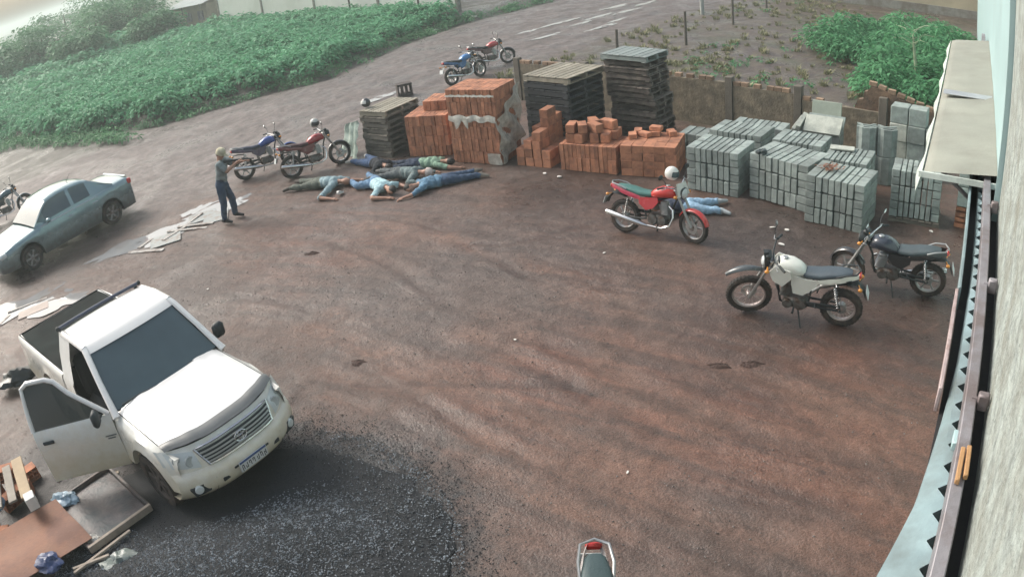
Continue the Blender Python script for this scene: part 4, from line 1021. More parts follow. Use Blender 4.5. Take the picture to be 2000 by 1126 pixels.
def make_pickup():
    root = thing('pickup_truck', 'white single-cab pickup truck with one door open and covered black bed', 'pickup', (-5.13, 8.05, gz(-5.2, 8.0) + .0), R(-38.66))
    root.scale = (1.03, 1.03, 1.03)
    AX, RX, RR, AR = 1.55, -1.53, .37, .45
    def zb(x, base=.43):
        for c in (AX, RX):
            if abs(x - c) < AR: return max(base, .36 + math.sqrt(AR * AR - (x - c) ** 2))
        return base
    def wd(x): return interp(x, [-2.80, -2.4, .9, 1.5, 1.95, 2.22], [.845, .87, .88, .885, .865, .79])
    arch = lambda c: [c + AR * math.cos(math.pi * k / 12) for k in range(13)]
    # --- fascia
    def xf(z): return interp(z, [.34, .42, .50, .60, .69, .735, .86, .985], [2.34, 2.44, 2.49, 2.50, 2.475, 2.42, 2.375, 2.27])
    def F(y, z): return xf(z) - .31 * (abs(y) / .87) ** 3.0
    ys = np.linspace(-.86, .86, 35)
    zs = [.34, .38, .43, .50, .56, .62, .68, .715, .735]
    b = MB().grid([[(F(y, z), y * (1 + .0 * z), z) for y in ys] for z in zs])
    b.grid([[(F(y, .34) - .25 * k / 3, y, .34 - .01 * k) for y in ys] for k in range(4)])
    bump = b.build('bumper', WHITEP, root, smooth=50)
    for s in (-1, 1):
        M = Tr(F(.66, .53) - .012, s * .66, .53) @ Rz(s * .38) @ Ry(R(90))
        MB(M).prism([(-.07, -.13), (.06, -.10), (.075, .09), (-.03, .13)] if s > 0 else [(-.07, .13), (.06, .10), (.075, -.09), (-.03, -.13)], -.02, .018).build('fog_lamp_pocket', BLACKP, bump)
        MB(M).lathe([(0, .035), (.045, .032), (.055, .02), (.055, -.01)], 16, M=Tr(0, s * .03, 0)).build('fog_lamp', LAMP, bump)
        MB().box((F(.40, .535) + .002, s * .37, .535), (.02, .10, .055), M=None, b=.01).build('air_slot', BLACKP, bump)
    MB().box((2.497, 0, .60), (.012, .50, .02)).build('bumper_groove', BLACKP, bump)
    # upper nose panel around grille and lamps
    b = MB().grid([[(F(y, z), y, z) for y in ys] for z in (.735, .80, .87, .93, .985)])
    nose = b.build('nose_panel', WHITEP, root, smooth=50)
    # grille
    def gy(z): return interp(z, [.735, .96], [.46, .535])
    MB().grid([[(F(f * gy(z), z) + .006, f * gy(z), z) for f in np.linspace(-1, 1, 21)] for z in (.755, .80, .86, .90, .935)]).build('grille_back', BLACKP, nose)
    for k in range(5):
        z = .778 + k * .036
        MB().tube([(F(f * gy(z), z) + .014, f * gy(z) * .98, z) for f in np.linspace(-1, 1, 15)], .011, 6).build('grille_bar', SATIN, nose)
    fr = [(F(f * .46, .752) + .016, f * .46, .752) for f in np.linspace(-1, 1, 15)] + [(F(f * .53, .94) + .016, f * .53, .94) for f in np.linspace(1, -1, 15)]
    ring(fr, .015).build('grille_frame', CHROME, nose)
    e = MB(Tr(F(0, .85) + .035, 0, .85) @ Ry(R(-12)))
    el = lambda a, b_, cy, cz: [(0, cy + a * math.cos(t), cz + b_ * math.sin(t)) for t in np.linspace(0, 2 * math.pi, 25)[:-1]]
    ring(el(.082, .056, 0, 0), .009, mb=e); ring(el(.026, .053, 0, 0), .007, mb=e); ring(el(.055, .022, 0, .03), .007, mb=e)
    e.build('emblem', CHROME, nose)
    for s in (-1, 1):
        rows = []
        for f in np.linspace(0, 1, 11):
            y = .55 + .32 * f; lo = .755 + .06 * f + .0; hi = .93 + .05 * f
            rows.append([(F(y, z) + .010 - (0.0 if f < .8 else (f - .8) * .35), s * y, z) for z in np.linspace(lo, hi, 6)])
        hl = MB().grid(rows).build('headlight', LAMP, nose, smooth=60)
        M = Tr(F(.63, .85) + .004, s * .63, .85) @ Ry(R(78)) 
        MB(M).lathe([(.02, .012), (.055, .016), (.062, .010), (.062, -.01)], 16).build('lamp_bowl', LAMPD, hl)
        M = Tr(F(.745, .88) - .002, s * .745, .885) @ Rz(s * .45) @ Ry(R(75))
        MB(M).lathe([(.01, .016), (.045, .018), (.05, .010), (.05, -.01)], 14).build('lamp_bowl', LAMPD, hl)
    # plate
    pl = MB().box((2.512, 0, .565), (.012, .40, .135), b=.004).build('licence_plate', PLATEM, bump)
    MB().box((2.520, 0, .618), (.004, .385, .024)).build('plate_band', PLATEB, pl)
    rr = random.Random(6)
    for k in range(7):
        y = .165 - k * .052 - (.012 if k > 2 else 0)
        g = MB(); g.box((2.520, y + .011, .553), (.004, .008, .062)); g.box((2.520, y - .011, .553 + rr.choice((0, .015, -.015))), (.004, .008, rr.choice((.062, .032))))
        g.box((2.5205, y, .553 + rr.choice((.027, 0, -.027))), (.004, .026, .008))
        g.build('plate_character', BLACKP, pl, smooth=0)
    # --- hood
    xh = lambda y: 2.268 - .31 * (abs(y) / .87) ** 3.0
    def zh(x, y): return interp(x, [.95, 1.6, 2.0, 2.27], [1.125, 1.085, 1.04, .985]) + .02 * (1 - (y / .75) ** 2) + .012 * math.exp(-((abs(y) - .45) / .09) ** 2) - .03 * max(0, (abs(y) - .62) / .14) ** 2
    yh = np.linspace(-.78, .78, 31)
    MB().grid([[(.98 + (xh(y) - .98) * u - .09 * (1 - u) * ((y / .75) ** 2), y, zh(.98 + (xh(y) - .98) * u, y)) for y in yh] for u in np.linspace(0, 1, 15)]).build('hood', WHITEC, root, smooth=60)
    df = MB()
    df.grid([[(.98 + (xh(y) - .98) * u + .012, y * 1.02, zh(.98 + (xh(y) - .98) * u, y) + .028 - .02 * abs((u - .94) / .07)) for y in yh] for u in (.875, .90, .94, .98, 1.01)])
    df.build('bug_deflector', GREYP, root, smooth=60)
    for s in (-1, 1): MB().tube([(.98 + (xh(.78) - .98) * u, s * .779, zh(.98 + (xh(.78) - .98) * u, .78) + .001) for u in np.linspace(0, 1, 9)], .004, 4).build('hood_gap', BLACKP, root)
    for s in (-1, 1): MB().tube([(F(.50, z) + .003, s * (.50 - .1 * (z - .36)), z) for z in np.linspace(.36, .735, 7)], .0035, 4).build('bumper_gap', BLACKP, bump)
    # --- front wings
    xs = sorted(set([.95, 1.02, 1.08] + arch(AX) + [2.04, 2.1, 2.16, 2.22]))
    for s in (-1, 1):
        rows = []
        for x in xs:
            w = wd(x); z0 = zb(x, .44); zt = zh(x, .78) - .012; fl = .018 * max(0, 1 - abs(abs(x - AX) - AR) / .16) if abs(x - AX) < AR + .16 else 0
            rows.append([(x, s * (w - .06), z0), (x, s * (w + .012), z0 + .01), (x, s * (w + .01), z0 + .05), (x, s * w, z0 + .4 * (zt - z0)), (x, s * (w - .006), z0 + .75 * (zt - z0)), (x, s * (w - .03), zt - .05), (x, s * (w - .075), zt - .012), (x, s * .782, zt + .0)])
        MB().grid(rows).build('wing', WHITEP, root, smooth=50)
    # --- cab
    def pane(name, quad, mat, n=8, bulge=.0, par=root, ins=.0, out=(1, 0, 0)):
        a, b_, c, d_ = [Vector(q) for q in quad]; o_ = Vector(out); rows = []
        for i in range(n + 1):
            u = i / n; l = a.lerp(d_, u); r_ = b_.lerp(c, u)
            rows.append([tuple(l.lerp(r_, j / n) + o_ * bulge * (1 - (2 * j / n - 1) ** 2)) for j in range(n + 1)])
        return MB().grid(rows).build(name, mat, par, smooth=60)
    ws = pane('windshield', [(.97, -.785, 1.115), (.97, .785, 1.115), (.35, .645, 1.64), (.35, -.645, 1.64)], GLASSD, 10, .085)
    MB().grid([[(.99 + .085 * (1 - (y / .72) ** 2) - .03 * k, y, 1.095 + .018 * k) for y in np.linspace(-.80, .80, 15)] for k in range(3)]).build('cowl', BLACKP, root)
    for q in (-.15, .5): MB().tube([(1.03, q, 1.13), (.99, q - .25, 1.145), (.985, q - .55, 1.15)], .009, 5).build('wiper', BLACKP, root)
    for s in (-1, 1):
        MB().tube([(1.04, s * .845, 1.07), (.97, s * .825, 1.135), (.68, s * .765, 1.38), (.37, s * .69, 1.64), (.26, s * .665, 1.69)], [.05, .045, .04, .042, .045], 8, sy=.8).build('windshield_pillar', WHITEC, root)
        MB().tube([(.29, s * .67, 1.68), (-.1, s * .675, 1.70), (-.45, s * .665, 1.69), (-.56, s * .655, 1.65)], [.045, .045, .045, .04], 8).build('roof_rail', WHITEC, root)
    MB().grid([[(x + max(0, (x + .1) / .47) * .085 * (1 - (y / .67) ** 2), y, interp(x, [-.58, -.5, -.1, .26, .37], [1.665, 1.705, 1.735, 1.712, 1.630]) + .022 * (1 - (y / .66) ** 2)) for y in np.linspace(-.67, .67, 15)] for x in np.linspace(-.58, .37, 14)]).build('roof', WHITEC, root, smooth=60)
    # back of the cab with rear window
    MB().grid([[(-.575 - .07 * k / 5, y * (1 + .24 * k / 5), 1.665 - .60 * k / 5) for y in np.linspace(-.665, .665, 13)] for k in range(6)]).build('cab_back', WHITEC, root)
    pane('rear_window', [(-.655, -.66, 1.16), (-.655, .66, 1.16), (-.60, .56, 1.58), (-.60, -.56, 1.58)], GLASSD, 6)
    bx = [-.655, -.45, -.28]
    for s in (-1, 1):
        # quarter panel behind the door
        MB().grid([[(x, s * (.83), .43), (x, s * .88, .46), (x, s * .885, .8), (x, s * .87, 1.06), (x, s * .845, 1.10), (x + .01, s * .765, 1.42), (x + .03, s * .67, 1.68)] for x in bx]).build('quarter_panel', WHITEP, root, smooth=50)
        MB().box((.36, s * .80, .42), (1.34, .14, .10), b=.02).build('sill', WHITEP, root)
    # closed driver side door
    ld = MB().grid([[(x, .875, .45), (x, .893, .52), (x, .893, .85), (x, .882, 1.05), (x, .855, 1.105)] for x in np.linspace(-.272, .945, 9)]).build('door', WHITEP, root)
    MB().grid([[(x, .85, 1.105), (interp(x, [-.25, .9], [-.24, .42]), .755, 1.42), (interp(x, [-.25, .9], [-.24, .34]), .695, 1.64)] for x in np.linspace(-.26, .90, 7)]).build('door_window', GLASSD, ld)
    MB().tube([(-.12, .895, .96), (-.03, .92, .965), (.06, .895, .96)], .013, 6).build('handle', BLACKP, ld)
    # cabin inside
    MB().box((.2, 0, .50), (1.5, 1.56, .12)).box((-.58, 0, .8), (.06, 1.56, .7)).build('cabin_floor', CLOTHD, root)
    MB().box((.80, 0, .93), (.34, 1.50, .26), b=.06).build('dashboard', CLOTHD, root)
    MB().box((-.15, 0, .70), (.55, 1.40, .22), b=.07).box((-.42, 0, 1.05), (.18, 1.40, .60), b=.06).box((-.44, -.38, 1.42), (.10, .26, .18), b=.04).box((-.44, .38, 1.42), (.10, .26, .18), b=.04).build('bench_seat', CLOTHD, root)
    ring([(.52 + .06 * math.sin(t), .36 + .18 * math.cos(t), 1.02 + .17 * math.sin(t)) for t in np.linspace(0, 6.283, 21)[:-1]], .014).build('steering_wheel', BLACKP, root)
    # open door: hinge at the front edge
    dm = Tr(.945, -.88, 0) @ Rz(R(54.4)) @ Matrix.Diagonal((.93, 1, 1, 1))
    D = MB()
    outer = lambda x: [(x, -.0, .37), (x, -.018, .44), (x, -.018, .85), (x, -.006, 1.05), (x, .02, 1.105)]
    inner = lambda x: [(x, .06, 1.10), (x, .085, .95), (x, .085, .46), (x, .05, .37)]
    xs2 = [0, -.05, -.3, -.6, -.9, -1.14, -1.19]
    D.loft([outer(x) + inner(x) for x in xs2])
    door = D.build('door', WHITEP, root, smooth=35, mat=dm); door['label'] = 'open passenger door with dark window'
    frm = [(-.02, .04, 1.10), (-.50, .16, 1.44), (-.66, .215, 1.60), (-.78, .235, 1.645), (-1.06, .245, 1.655), (-1.17, .235, 1.60), (-1.185, .13, 1.34), (-1.185, .04, 1.10)]
    MB().tube(frm, .032, 8).build('window_frame', WHITEC, door)
    o_ = MB(); inn = [(-.10, .05, 1.10), (-.50, .155, 1.42), (-.67, .205, 1.57), (-.79, .225, 1.625), (-1.06, .235, 1.63), (-1.15, .225, 1.58), (-1.16, .13, 1.34), (-1.165, .05, 1.10)]
    o_.add([(x, y - .004, z) for x, y, z in inn] + [(x, y + .004, z) for x, y, z in inn], [tuple(range(8)), tuple(range(15, 7, -1))]); o_.build('window_pane', glass('door_glass', (.02, .028, .032), .06, alpha=.82), door, smooth=0)
    MB().box((-1.0, -.028, .955), (.17, .016, .05), b=.007).build('handle_recess', BLACKP, door)
    MB().tube([(-.92, -.03, .962), (-1.0, -.05, .966), (-1.08, -.03, .962)], .013, 6).build('handle', BLACKP, door)
    for k, nm in enumerate('ab'): MB().box((-.10 - .0 * k, -.026, .845 - .034 * k), (.16 - .05 * k, .004, .014)).build('badge', GREYP, door, smooth=0)
    def mirror(M, par):
        MB(M).box((0, 0, 0), (.10, .17, .20), b=.035).build('mirror', BLACKP, par, smooth=60)
    MB().tube([(-.13, .02, 1.12), (-.14, -.10, 1.14)], .022, 6).build('mirror_arm', BLACKP, door)
    mirror(Tr(-.15, -.155, 1.19), door)
    MB().tube([(.80, .85, 1.11), (.80, .93, 1.15)], .024, 6).build('mirror_arm', BLACKP, root)
    mirror(Tr(.79, .985, 1.20), root)
    # --- bed
    xs = sorted(set([-2.80, -2.76, -2.4] + arch(RX) + [-1.06, -.9, -.72]))
    for s in (-1, 1):
        rows = []
        for x in xs:
            w = wd(x); z0 = zb(x, .47)
            rows.append([(x, s * (w - .07), z0), (x, s * (w + .01), z0 + .01), (x, s * (w + .008), z0 + .05), (x, s * w, .86), (x, s * (w - .004), .99), (x, s * (w - .012), 1.055), (x, s * (w - .035), 1.08), (x, s * (w - .075), 1.08), (x, s * (w - .085), 1.05), (x, s * (w - .085), .55)])
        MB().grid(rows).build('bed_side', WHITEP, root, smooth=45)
    tg = MB().box((-2.805, 0, .78), (.06, 1.62, .58), b=.02).build('tailgate', WHITEP, root)
    MB().box((-2.84, 0, .98), (.02, .20, .05), b=.006).build('handle', BLACKP, tg)
    MB().box((-.73, 0, .80), (.05, 1.6, .52), b=.01).build('bed_front', WHITEP, root)
    MB().box((-1.76, 0, .52), (2.06, 1.58, .06)).build('bed_floor', CLOTHD, root)
    MB().grid([[(x, y, 1.068 - .020 * math.sin(math.pi * (x + 2.78) / 2.04) * (1 - (y / .8) ** 2) + .006 * math.sin(x * 9)) for y in np.linspace(-.80, .80, 13)] for x in np.linspace(-2.78, -.76, 19)]).build('bed_cover', material('black_vinyl', (0.010, 0.013, 0.013), 0.85, var=0.3, scale=2, bump=0.1, spec=0.12, c2=(0.016, 0.023, 0.022), s2=1.2), root, smooth=60)
    ring([(-2.78, -.80, 1.078), (-.76, -.80, 1.078), (-.76, .80, 1.078), (-2.78, .80, 1.078)], .012).build('cover_rail', BLACKP, root)
    for s in (-1, 1): MB().tube([(-.80, s * .74, 1.08), (-.72, s * .70, 1.40), (-.66, s * .64, 1.70)], .026, 8).build('roll_bar_leg', BLACKP, root)
    MB().tube([(-.60, y, 1.725 + .01 * (1 - (y / .64) ** 2)) for y in np.linspace(-.67, .67, 9)], .024, 10).build('roll_bar', material('roll_bar_grey', (0.075, 0.085, 0.12), .4, .4, var=.2), root)
    for s in (-1, 1): MB().ball((-.60, s * .68, 1.725), .034, 10, 8).build('roll_bar_knob', BLACKP, root)
    for s in (-1, 1): MB().box((-2.835, s * .78, .80), (.03, .11, .32), b=.012).build('tail_light', REDL, root)
    # chassis
    MB().box((0, 0, .42), (4.3, .9, .14)).box((1.55, 0, .55), (.9, 1.3, .4)).box((-1.53, 0, .60), (.9, 1.25, .2)).tube([(1.55, -.75, .37), (1.55, .75, .37)], .05, 8).tube([(-1.53, -.75, .37), (-1.53, .75, .37)], .06, 8).build('chassis', BLACKP, root)
    for x in (AX, RX):
        for s in (-1, 1):
            car_wheel(root, x, s * .765, RR, .225, rimm=material('muddy_rim', (.085, .07, .062), .7, .2, var=.4, scale=9))
    return root
make_pickup()

def make_sedan():
    root = thing('car', 'silver sedan parked on the dirt road, cut by the picture edge', 'car', (-11.20, 16.28, gz(-11.0, 16.3)), R(237))
    AX, RX, RR, AR = 1.30, -1.28, .31, .375
    def zb(x, base=.22):
        for c in (AX, RX):
            if abs(x - c) < AR: return max(base, .30 + math.sqrt(AR * AR - (x - c) ** 2))
        return base
    W = lambda x: interp(x, [-2.18, -2.1, -1.8, -.8, .8, 1.6, 2.0, 2.16], [.62, .74, .82, .855, .855, .83, .74, .58])
    ZT = lambda x: interp(x, [-2.18, -2.12, -2.0, -1.3, -.9, .7, 1.0, 1.6, 2.0, 2.16], [.86, .965, 1.0, 1.005, .96, .93, .925, .85, .73, .58])
    def sec(x, off=0.0):
        w = W(x) + off; z0 = zb(x); zt = ZT(x); zs_ = zt - .06
        return [(x, w - .08, z0), (x, w - .01, z0 + .015), (x, w, z0 + .3 * (zs_ - z0)), (x, w - .004, z0 + .62 * (zs_ - z0)), (x, w - .018, z0 + .85 * (zs_ - z0)), (x, w - .045, zs_ - .0), (x, w - .10, zs_ + .035), (x, w * .72, zt - .012 + off), (x, w * .4, zt + off), (x, 0, zt + .004 + off)]
    arch = lambda c: [c + AR * math.cos(math.pi * k / 10) for k in range(11)]
    xs = sorted(set([-2.18, -2.15, -2.1, -2.0, -1.85] + arch(RX) + [-.85, -.5, -.1, .3, .7, .88] + arch(AX) + [1.75, 1.9, 2.0, 2.08, 2.13, 2.16]))
    rows = []
    for x in xs:
        h = sec(x); rows.append(h + [(p[0], -p[1], p[2]) for p in h[-2::-1]])
    b = MB().grid(rows)
    n = len(rows[0]); b.f.append(tuple(range(n))); b.mi.append(0); o = (len(rows) - 1) * n; b.f.append(tuple(range(o, o + n))[::-1]); b.mi.append(0)
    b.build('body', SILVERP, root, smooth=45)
    # doors, proud of the side
    for s in (-1, 1):
        for (x0, x1) in ((-.22, .86), (-1.0, -.245)):
            rows = []
            for x in np.linspace(x0, x1, 8):
                h = sec(x, .006); lo = max(zb(x), .27); rows.append([(p[0], s * p[1], max(p[2], lo) if i else lo) for i, p in enumerate(h[1:6])])
            d = MB().grid(rows).build('door', SILVERP, root, smooth=45)
            MB().tube([(x0 + .07, s * (W(x0) + .004), .80), (x0 + .15, s * (W(x0) + .025), .805), (x0 + .23, s * (W(x0) + .004), .80)], .013, 6).build('handle', CHROME, d)
            MB().box(((x0 + x1) / 2, s * .838, .905), (x1 - x0 - .04, .012, .016), b=.004).build('window_trim', CHROME, d)
    # greenhouse
    ZR = lambda x: interp(x, [-1.55, -1.35, -.95, -.75, -.4, 0, .3, .5, .98], [1.0, 1.10, 1.33, 1.405, 1.445, 1.45, 1.425, 1.355, .95])
    WR = lambda x: interp(x, [-1.55, -.9, -.3, .3, .98], [.58, .535, .56, .555, .66])
    gx = [-1.55, -1.35, -1.15, -.95, -.82, -.75, -.55, -.30, -.245, -.20, 0, .2, .32, .42, .62, .82, .98]
    def gsec(x, off=0):
        zr = ZR(x); zbk = ZT(x) - .02; k = max(0.0, min(1, (zr - zbk - .02) / .42)); wb = .745; wr = WR(x); wr = wb - .03 + (wr - wb + .03) * k if k < 1 else wr
        P = [(wb + .015, zbk - .01), (wb + off, zbk + .05 * k), (wb + (wr - wb) * .75 + off, zbk + (zr - zbk) * .72), (wr + .035, zr - .06 * k), (wr, zr - .015 * k), (wr * .55, zr + .012), (0, zr + .02)]
        return [(x, y, z) for y, z in P]
    body, side, scr = MB(), MB(), MB()
    rows = [gsec(x) for x in gx]; full = [r + [(p[0], -p[1], p[2]) for p in r[-2::-1]] for r in rows]
    n = len(full[0])
    def isglass(i, j):
        jj = min(j, n - 2 - j); xm = (gx[i] + gx[i + 1]) / 2
        if jj in (1, 2) and (-.82 < xm < -.30 or -.20 < xm < .62): return jj == 1 or (jj == 2 and False) or 1
        if jj >= 4 and (xm > .42 or xm < -.95): return 2
        return 0
    body.grid(full, keep=lambda i, j: not isglass(i, j)); side.grid(full, keep=lambda i, j: isglass(i, j) == 1); scr.grid(full, keep=lambda i, j: isglass(i, j) == 2)
    body.build('roof', SILVERP, root, smooth=50); [MB().grid(full, keep=(lambda i, j, a=a, b_=b_, s=s: isglass(i, j) == 1 and a < (gx[i] + gx[i + 1]) / 2 < b_ and ((j < n / 2) == s))).build('side_window', GLASSD, root, smooth=50) for a, b_ in ((-.83, -.29), (-.21, .63)) for s in (True, False)]; [MB().grid(full, keep=(lambda i, j, s=s: isglass(i, j) == 2 and (gx[i] > 0) == s)).build('windshield' if s else 'rear_window', GLASSD, root, smooth=50) for s in (True, False)]
    for s in (-1, 1):
        MB().ball((.60, s * .90, .98), (.075, .09, .06), 12, 8).tube([(.62, s * .80, .94), (.60, s * .88, .97)], .02, 6).build('mirror', SILVERP, root, smooth=60)
        MB().box((-2.06, s * .66, .86), (.16, .18, .15), b=.03, M=None).build('tail_light', REDL, root)
        MB().box((2.02, s * .60, .66), (.22, .28, .13), b=.04).build('headlight', LAMP, root)
    MB().tube([(-.55, .1, 1.455), (-.60, .1, 1.50), (-.72, .1, 1.62)], [.012, .006, .003], 5).build('antenna', BLACKP, root)
    MB().grid([[(x, y, ZT(x) + .008 + .03 * k) for y in np.linspace(-.6, .6, 7)] for x, k in ((-2.02, 0), (-2.08, 1), (-2.13, 1), (-2.12, 0))]).build('spoiler', SILVERP, root)
    MB().box((-2.19, 0, .80), (.012, .40, .13), b=.003).build('licence_plate', PLATEM, root)
    MB().box((0, 0, .30), (3.9, 1.2, .18)).build('underbody', BLACKP, root)
    for x in (AX, RX):
        for s in (-1, 1): car_wheel(root, x, s * .73, RR, .19)
make_sedan()

# ---------------------------------------------------------------- motorcycles
def moto_wheel(parent, M, r, tw, wire=False, disc=True, rimmat=None):
    rimmat = rimmat or ALLOY
    W = M @ Rx(R(-90))
    rim = MB(W)
    ri = r - tw * .95
    rim.lathe([(ri - .018, -.02), (ri, -.03), (ri + .012, -.026), (ri + .004, 0), (ri + .012, .026), (ri, .03), (ri - .018, .02)], 28, closed=True)
    if wire:
        for k in range(20):
            a = 2 * math.pi * k / 20; b_ = a + (.35 if k % 2 else -.35)
            rim.tube([(.03 * math.cos(b_), .03 * math.sin(b_), .03 if k % 2 else -.03), ((ri - .01) * math.cos(a), (ri - .01) * math.sin(a), 0)], .0035, 4)
    else:
        for k in range(6):
            rim.box(((ri + .02) / 2, 0, 0), (ri - .02, .030, .024), M=Rz(2 * math.pi * k / 6), b=.004)
    rim.lathe([(0, -.055), (.035, -.05), (.045, -.03), (.045, .03), (.035, .05), (0, .055)], 14)
    w = rim.build('wheel', rimmat, parent)
    t = MB(W).lathe([(ri + .006, -tw * .42), (r - tw * .35, -tw * .52), (r - tw * .08, -tw * .34), (r, 0), (r - tw * .08, tw * .34), (r - tw * .35, tw * .52), (ri + .006, tw * .42)], 32, closed=True)
    for k in range(36):
        t.box((r - .004, 0, 0), (.012, .018, tw * .6), M=Rz(2 * math.pi * k / 36))
    t.build('tyre', TYRE, w)
    if disc: MB(W).lathe([(.06, -.062), (.115, -.062), (.115, -.058), (.06, -.058)], 24, closed=True).build('brake_disc', SATIN, w)
    else: MB(W).lathe([(0, -.06), (.07, -.055), (.075, -.03), (.075, .04), (0, .045)], 18).build('brake_drum', SATIN, w)
def motorcycle(label, rear, front, tank_c, panel_c, seat_c, group='parked motorcycles', lean=9, steer=0.0, wire=False, trail=False, fender_c=None, rim_c=None, helmet=False, tail_c=None, mirrors=(1, -1), z=None, screen=None, lamps=True):
    """rear, front: ground points of the two tyres"""
    dx, dy = front[0] - rear[0], front[1] - rear[1]
    yaw = math.atan2(dy, dx); cx, cy = (rear[0] + front[0]) / 2, (rear[1] + front[1]) / 2
    root = thing('motorcycle', label, 'motorcycle', (cx, cy, gz(cx, cy) if z is None else z), yaw, group)
    root.rotation_euler = (R(-lean), 0, yaw)
    key = lambda n, c: paint('moto_%s_%.2f_%.2f_%.2f' % (n, *c), c, 0.26, 0.6)
    TANK, PANEL = key('paint', tank_c), key('paint', panel_c); FEND = key('paint', fender_c or tank_c); TAIL = key('paint', tail_c or panel_c)
    SEAT = material('moto_seat_%.3f_%.3f_%.3f' % seat_c, seat_c, 0.55, var=0.2, scale=8, bump=0.15)
    RIM = material('moto_rim_%.2f_%.2f_%.2f' % rim_c, rim_c, 0.4, 0.5, var=0.25) if rim_c else ALLOY
    hx = .655 if not trail else .68
    rf, rr_ = (.30, .30) if not trail else (.335, .315)
    up = .0 if not trail else .09
    tw = .085 if not trail else .095
    S = Tr(.40, 0, .80 + up) @ Ry(R(-27)) @ Rz(R(steer)) @ Ry(R(27)) @ Tr(-.40, 0, -.80 - up)   # steering
    moto_wheel(root, S @ Tr(hx, 0, rf), rf, tw, wire, True, RIM)
    moto_wheel(root, Tr(-hx, 0, rr_), rr_, tw * 1.15, wire, False, RIM)
    f = MB(S)
    for s in (-1, 1):
        f.tube([(hx, s * .075, rf), (hx - .10, s * .075, rf + .20), (.40 + .005, s * .075, .80 + up)], [.026, .026, .019], 8)
        f.tube([(.405, s * .075, .79 + up), (.335, s * .075, .93 + up)], .017, 8)
    f.box((.385, 0, .80 + up), (.07, .19, .035), M=None, b=.008).box((.345, 0, .91 + up), (.07, .19, .03), b=.008)
    f.build('fork', SATIN, root)
    # handlebar
    hb = [(.20, .37, 1.0 + up), (.27, .29, 1.015 + up), (.325, .12, .955 + up), (.335, 0, .935 + up), (.325, -.12, .955 + up), (.27, -.29, 1.015 + up), (.20, -.37, 1.0 + up)]
    h = MB(S).tube(hb, .012, 7).build('handlebar', CHROME if not trail else BLACKP, root)
    for s in (-1, 1):
        MB(S).tube([(.195, s * .385, 1.0 + up), (.262, s * .285, 1.012 + up)], .019, 8).build('grip', BLACKP, h)
        MB(S).tube([(.28, s * .26, 1.02 + up), (.31, s * .30, 1.0 + up), (.29, s * .385, 1.0 + up)], .007, 5).build('lever', SATIN, h)
        if s in mirrors:
            mo = MB(S).tube([(.285, s * .24, 1.02 + up), (.30, s * .30, 1.13 + up), (.28, s * .35, 1.19 + up)], .006, 5).ball((.275, s * .37, 1.215 + up), (.016, .065, .045), 12, 8).build('mirror', BLACKP, root)
            MB(S).ball((.266, s * .37, 1.215 + up), (.010, .057, .038), 12, 8).build('mirror_glass', CHROME, mo)
    d = MB(S).box((.40, 0, .985 + up), (.09, .17, .06), b=.02).build('instrument', BLACKP, root)
    # headlight
    if trail:
        MB(S).loft([[(.50 - .05 * abs(q), w * .5, .84 + up + hgt) for (w, hgt, q) in ((-.20, .0, 1), (-.16, .13, .8), (-.08, .2, .6), (.08, .2, .6), (.16, .13, .8), (.20, 0, 1), (.10, -.10, .8), (-.10, -.10, .8))], [(.40, w * .4, .84 + up + hgt) for (w, hgt) in ((-.20, .0), (-.16, .13), (-.08, .2), (.08, .2), (.16, .13), (.20, 0), (.10, -.10), (-.10, -.10))]]).build('headlight_cowl', BLACKP, root, smooth=60)
        MB(S @ Tr(.475, 0, .87 + up) @ Ry(R(80))).lathe([(0, .03), (.05, .025), (.075, .0), (.075, -.03)], 16).build('headlight', LAMP, root)
    else:
        MB(S @ Tr(.44, 0, .865) @ Ry(R(92))).lathe([(.03, -.09), (.075, -.07), (.10, -.01), (.105, .04), (.095, .05)], 18).build('headlight_shell', BLACKP, root)
        MB(S @ Tr(.44, 0, .865) @ Ry(R(92))).lathe([(0, .075), (.05, .07), (.09, .052), (.096, .045)], 18).build('headlight', LAMP, root)
        if screen:
            sm = key('paint', screen)
            MB(S).grid([[(.50 - .03 * abs(v) - .05 * u, v * (.16 - .04 * u), .83 + .22 * u) for v in np.linspace(-1, 1, 9)] for u in np.linspace(0, 1, 6)]).grid([[(.48 - .03 * abs(v) - .05 * u, v * (.16 - .04 * u), .83 + .22 * u) for v in np.linspace(-1, 1, 9)] for u in np.linspace(0, 1, 6)]).build('headlight_fairing', sm, root, smooth=60)
    for s in (-1, 1): MB(S).tube([(.42, s * .10, .84 + up), (.42, s * .19, .84 + up)], .010, 6).ball((.43, s * .20, .84 + up), (.035, .028, .028), 10, 8).build('indicator', AMBER, root)
    # front fender
    fr_ = rf + (.03 if not trail else .19); a0, a1 = (R(15), R(150)) if not trail else (R(50), R(112))
    rows = []
    for i in range(13):
        a = a0 + (a1 - a0) * i / 12; ww = .062 * (1 if not trail else .55 + .4 * math.sin(math.pi * i / 12))
        c, s_ = math.cos(a), math.sin(a)
        rows.append([(hx + (fr_ - .03 * abs(q) ** 3) * c, q * ww, rf + (fr_ - .03 * abs(q) ** 3) * s_) for q in (-1, -.85, -.4, 0, .4, .85, 1)])
    MB(S).grid(rows).grid([[(p[0] * 1.0, p[1] * .97, p[2] - .006) for p in r_] for r_ in rows]).build('front_fender', FEND, root, smooth=60)
    # tank
    secs = []
    for (x, z, hw, hh) in ((.33, .80, .07, .05), (.29, .825, .115, .095), (.18, .835, .145, .115), (.05, .82, .15, .115), (-.06, .79, .125, .095), (-.14, .765, .085, .06)):
        secs.append([(x, hw * math.copysign(abs(math.cos(t)) ** .75, math.cos(t)), z + up + hh * math.copysign(abs(math.sin(t)) ** .8, math.sin(t)) * (1 if math.sin(t) > 0 else .8)) for t in np.linspace(0, 2 * math.pi, 17)[:-1]])
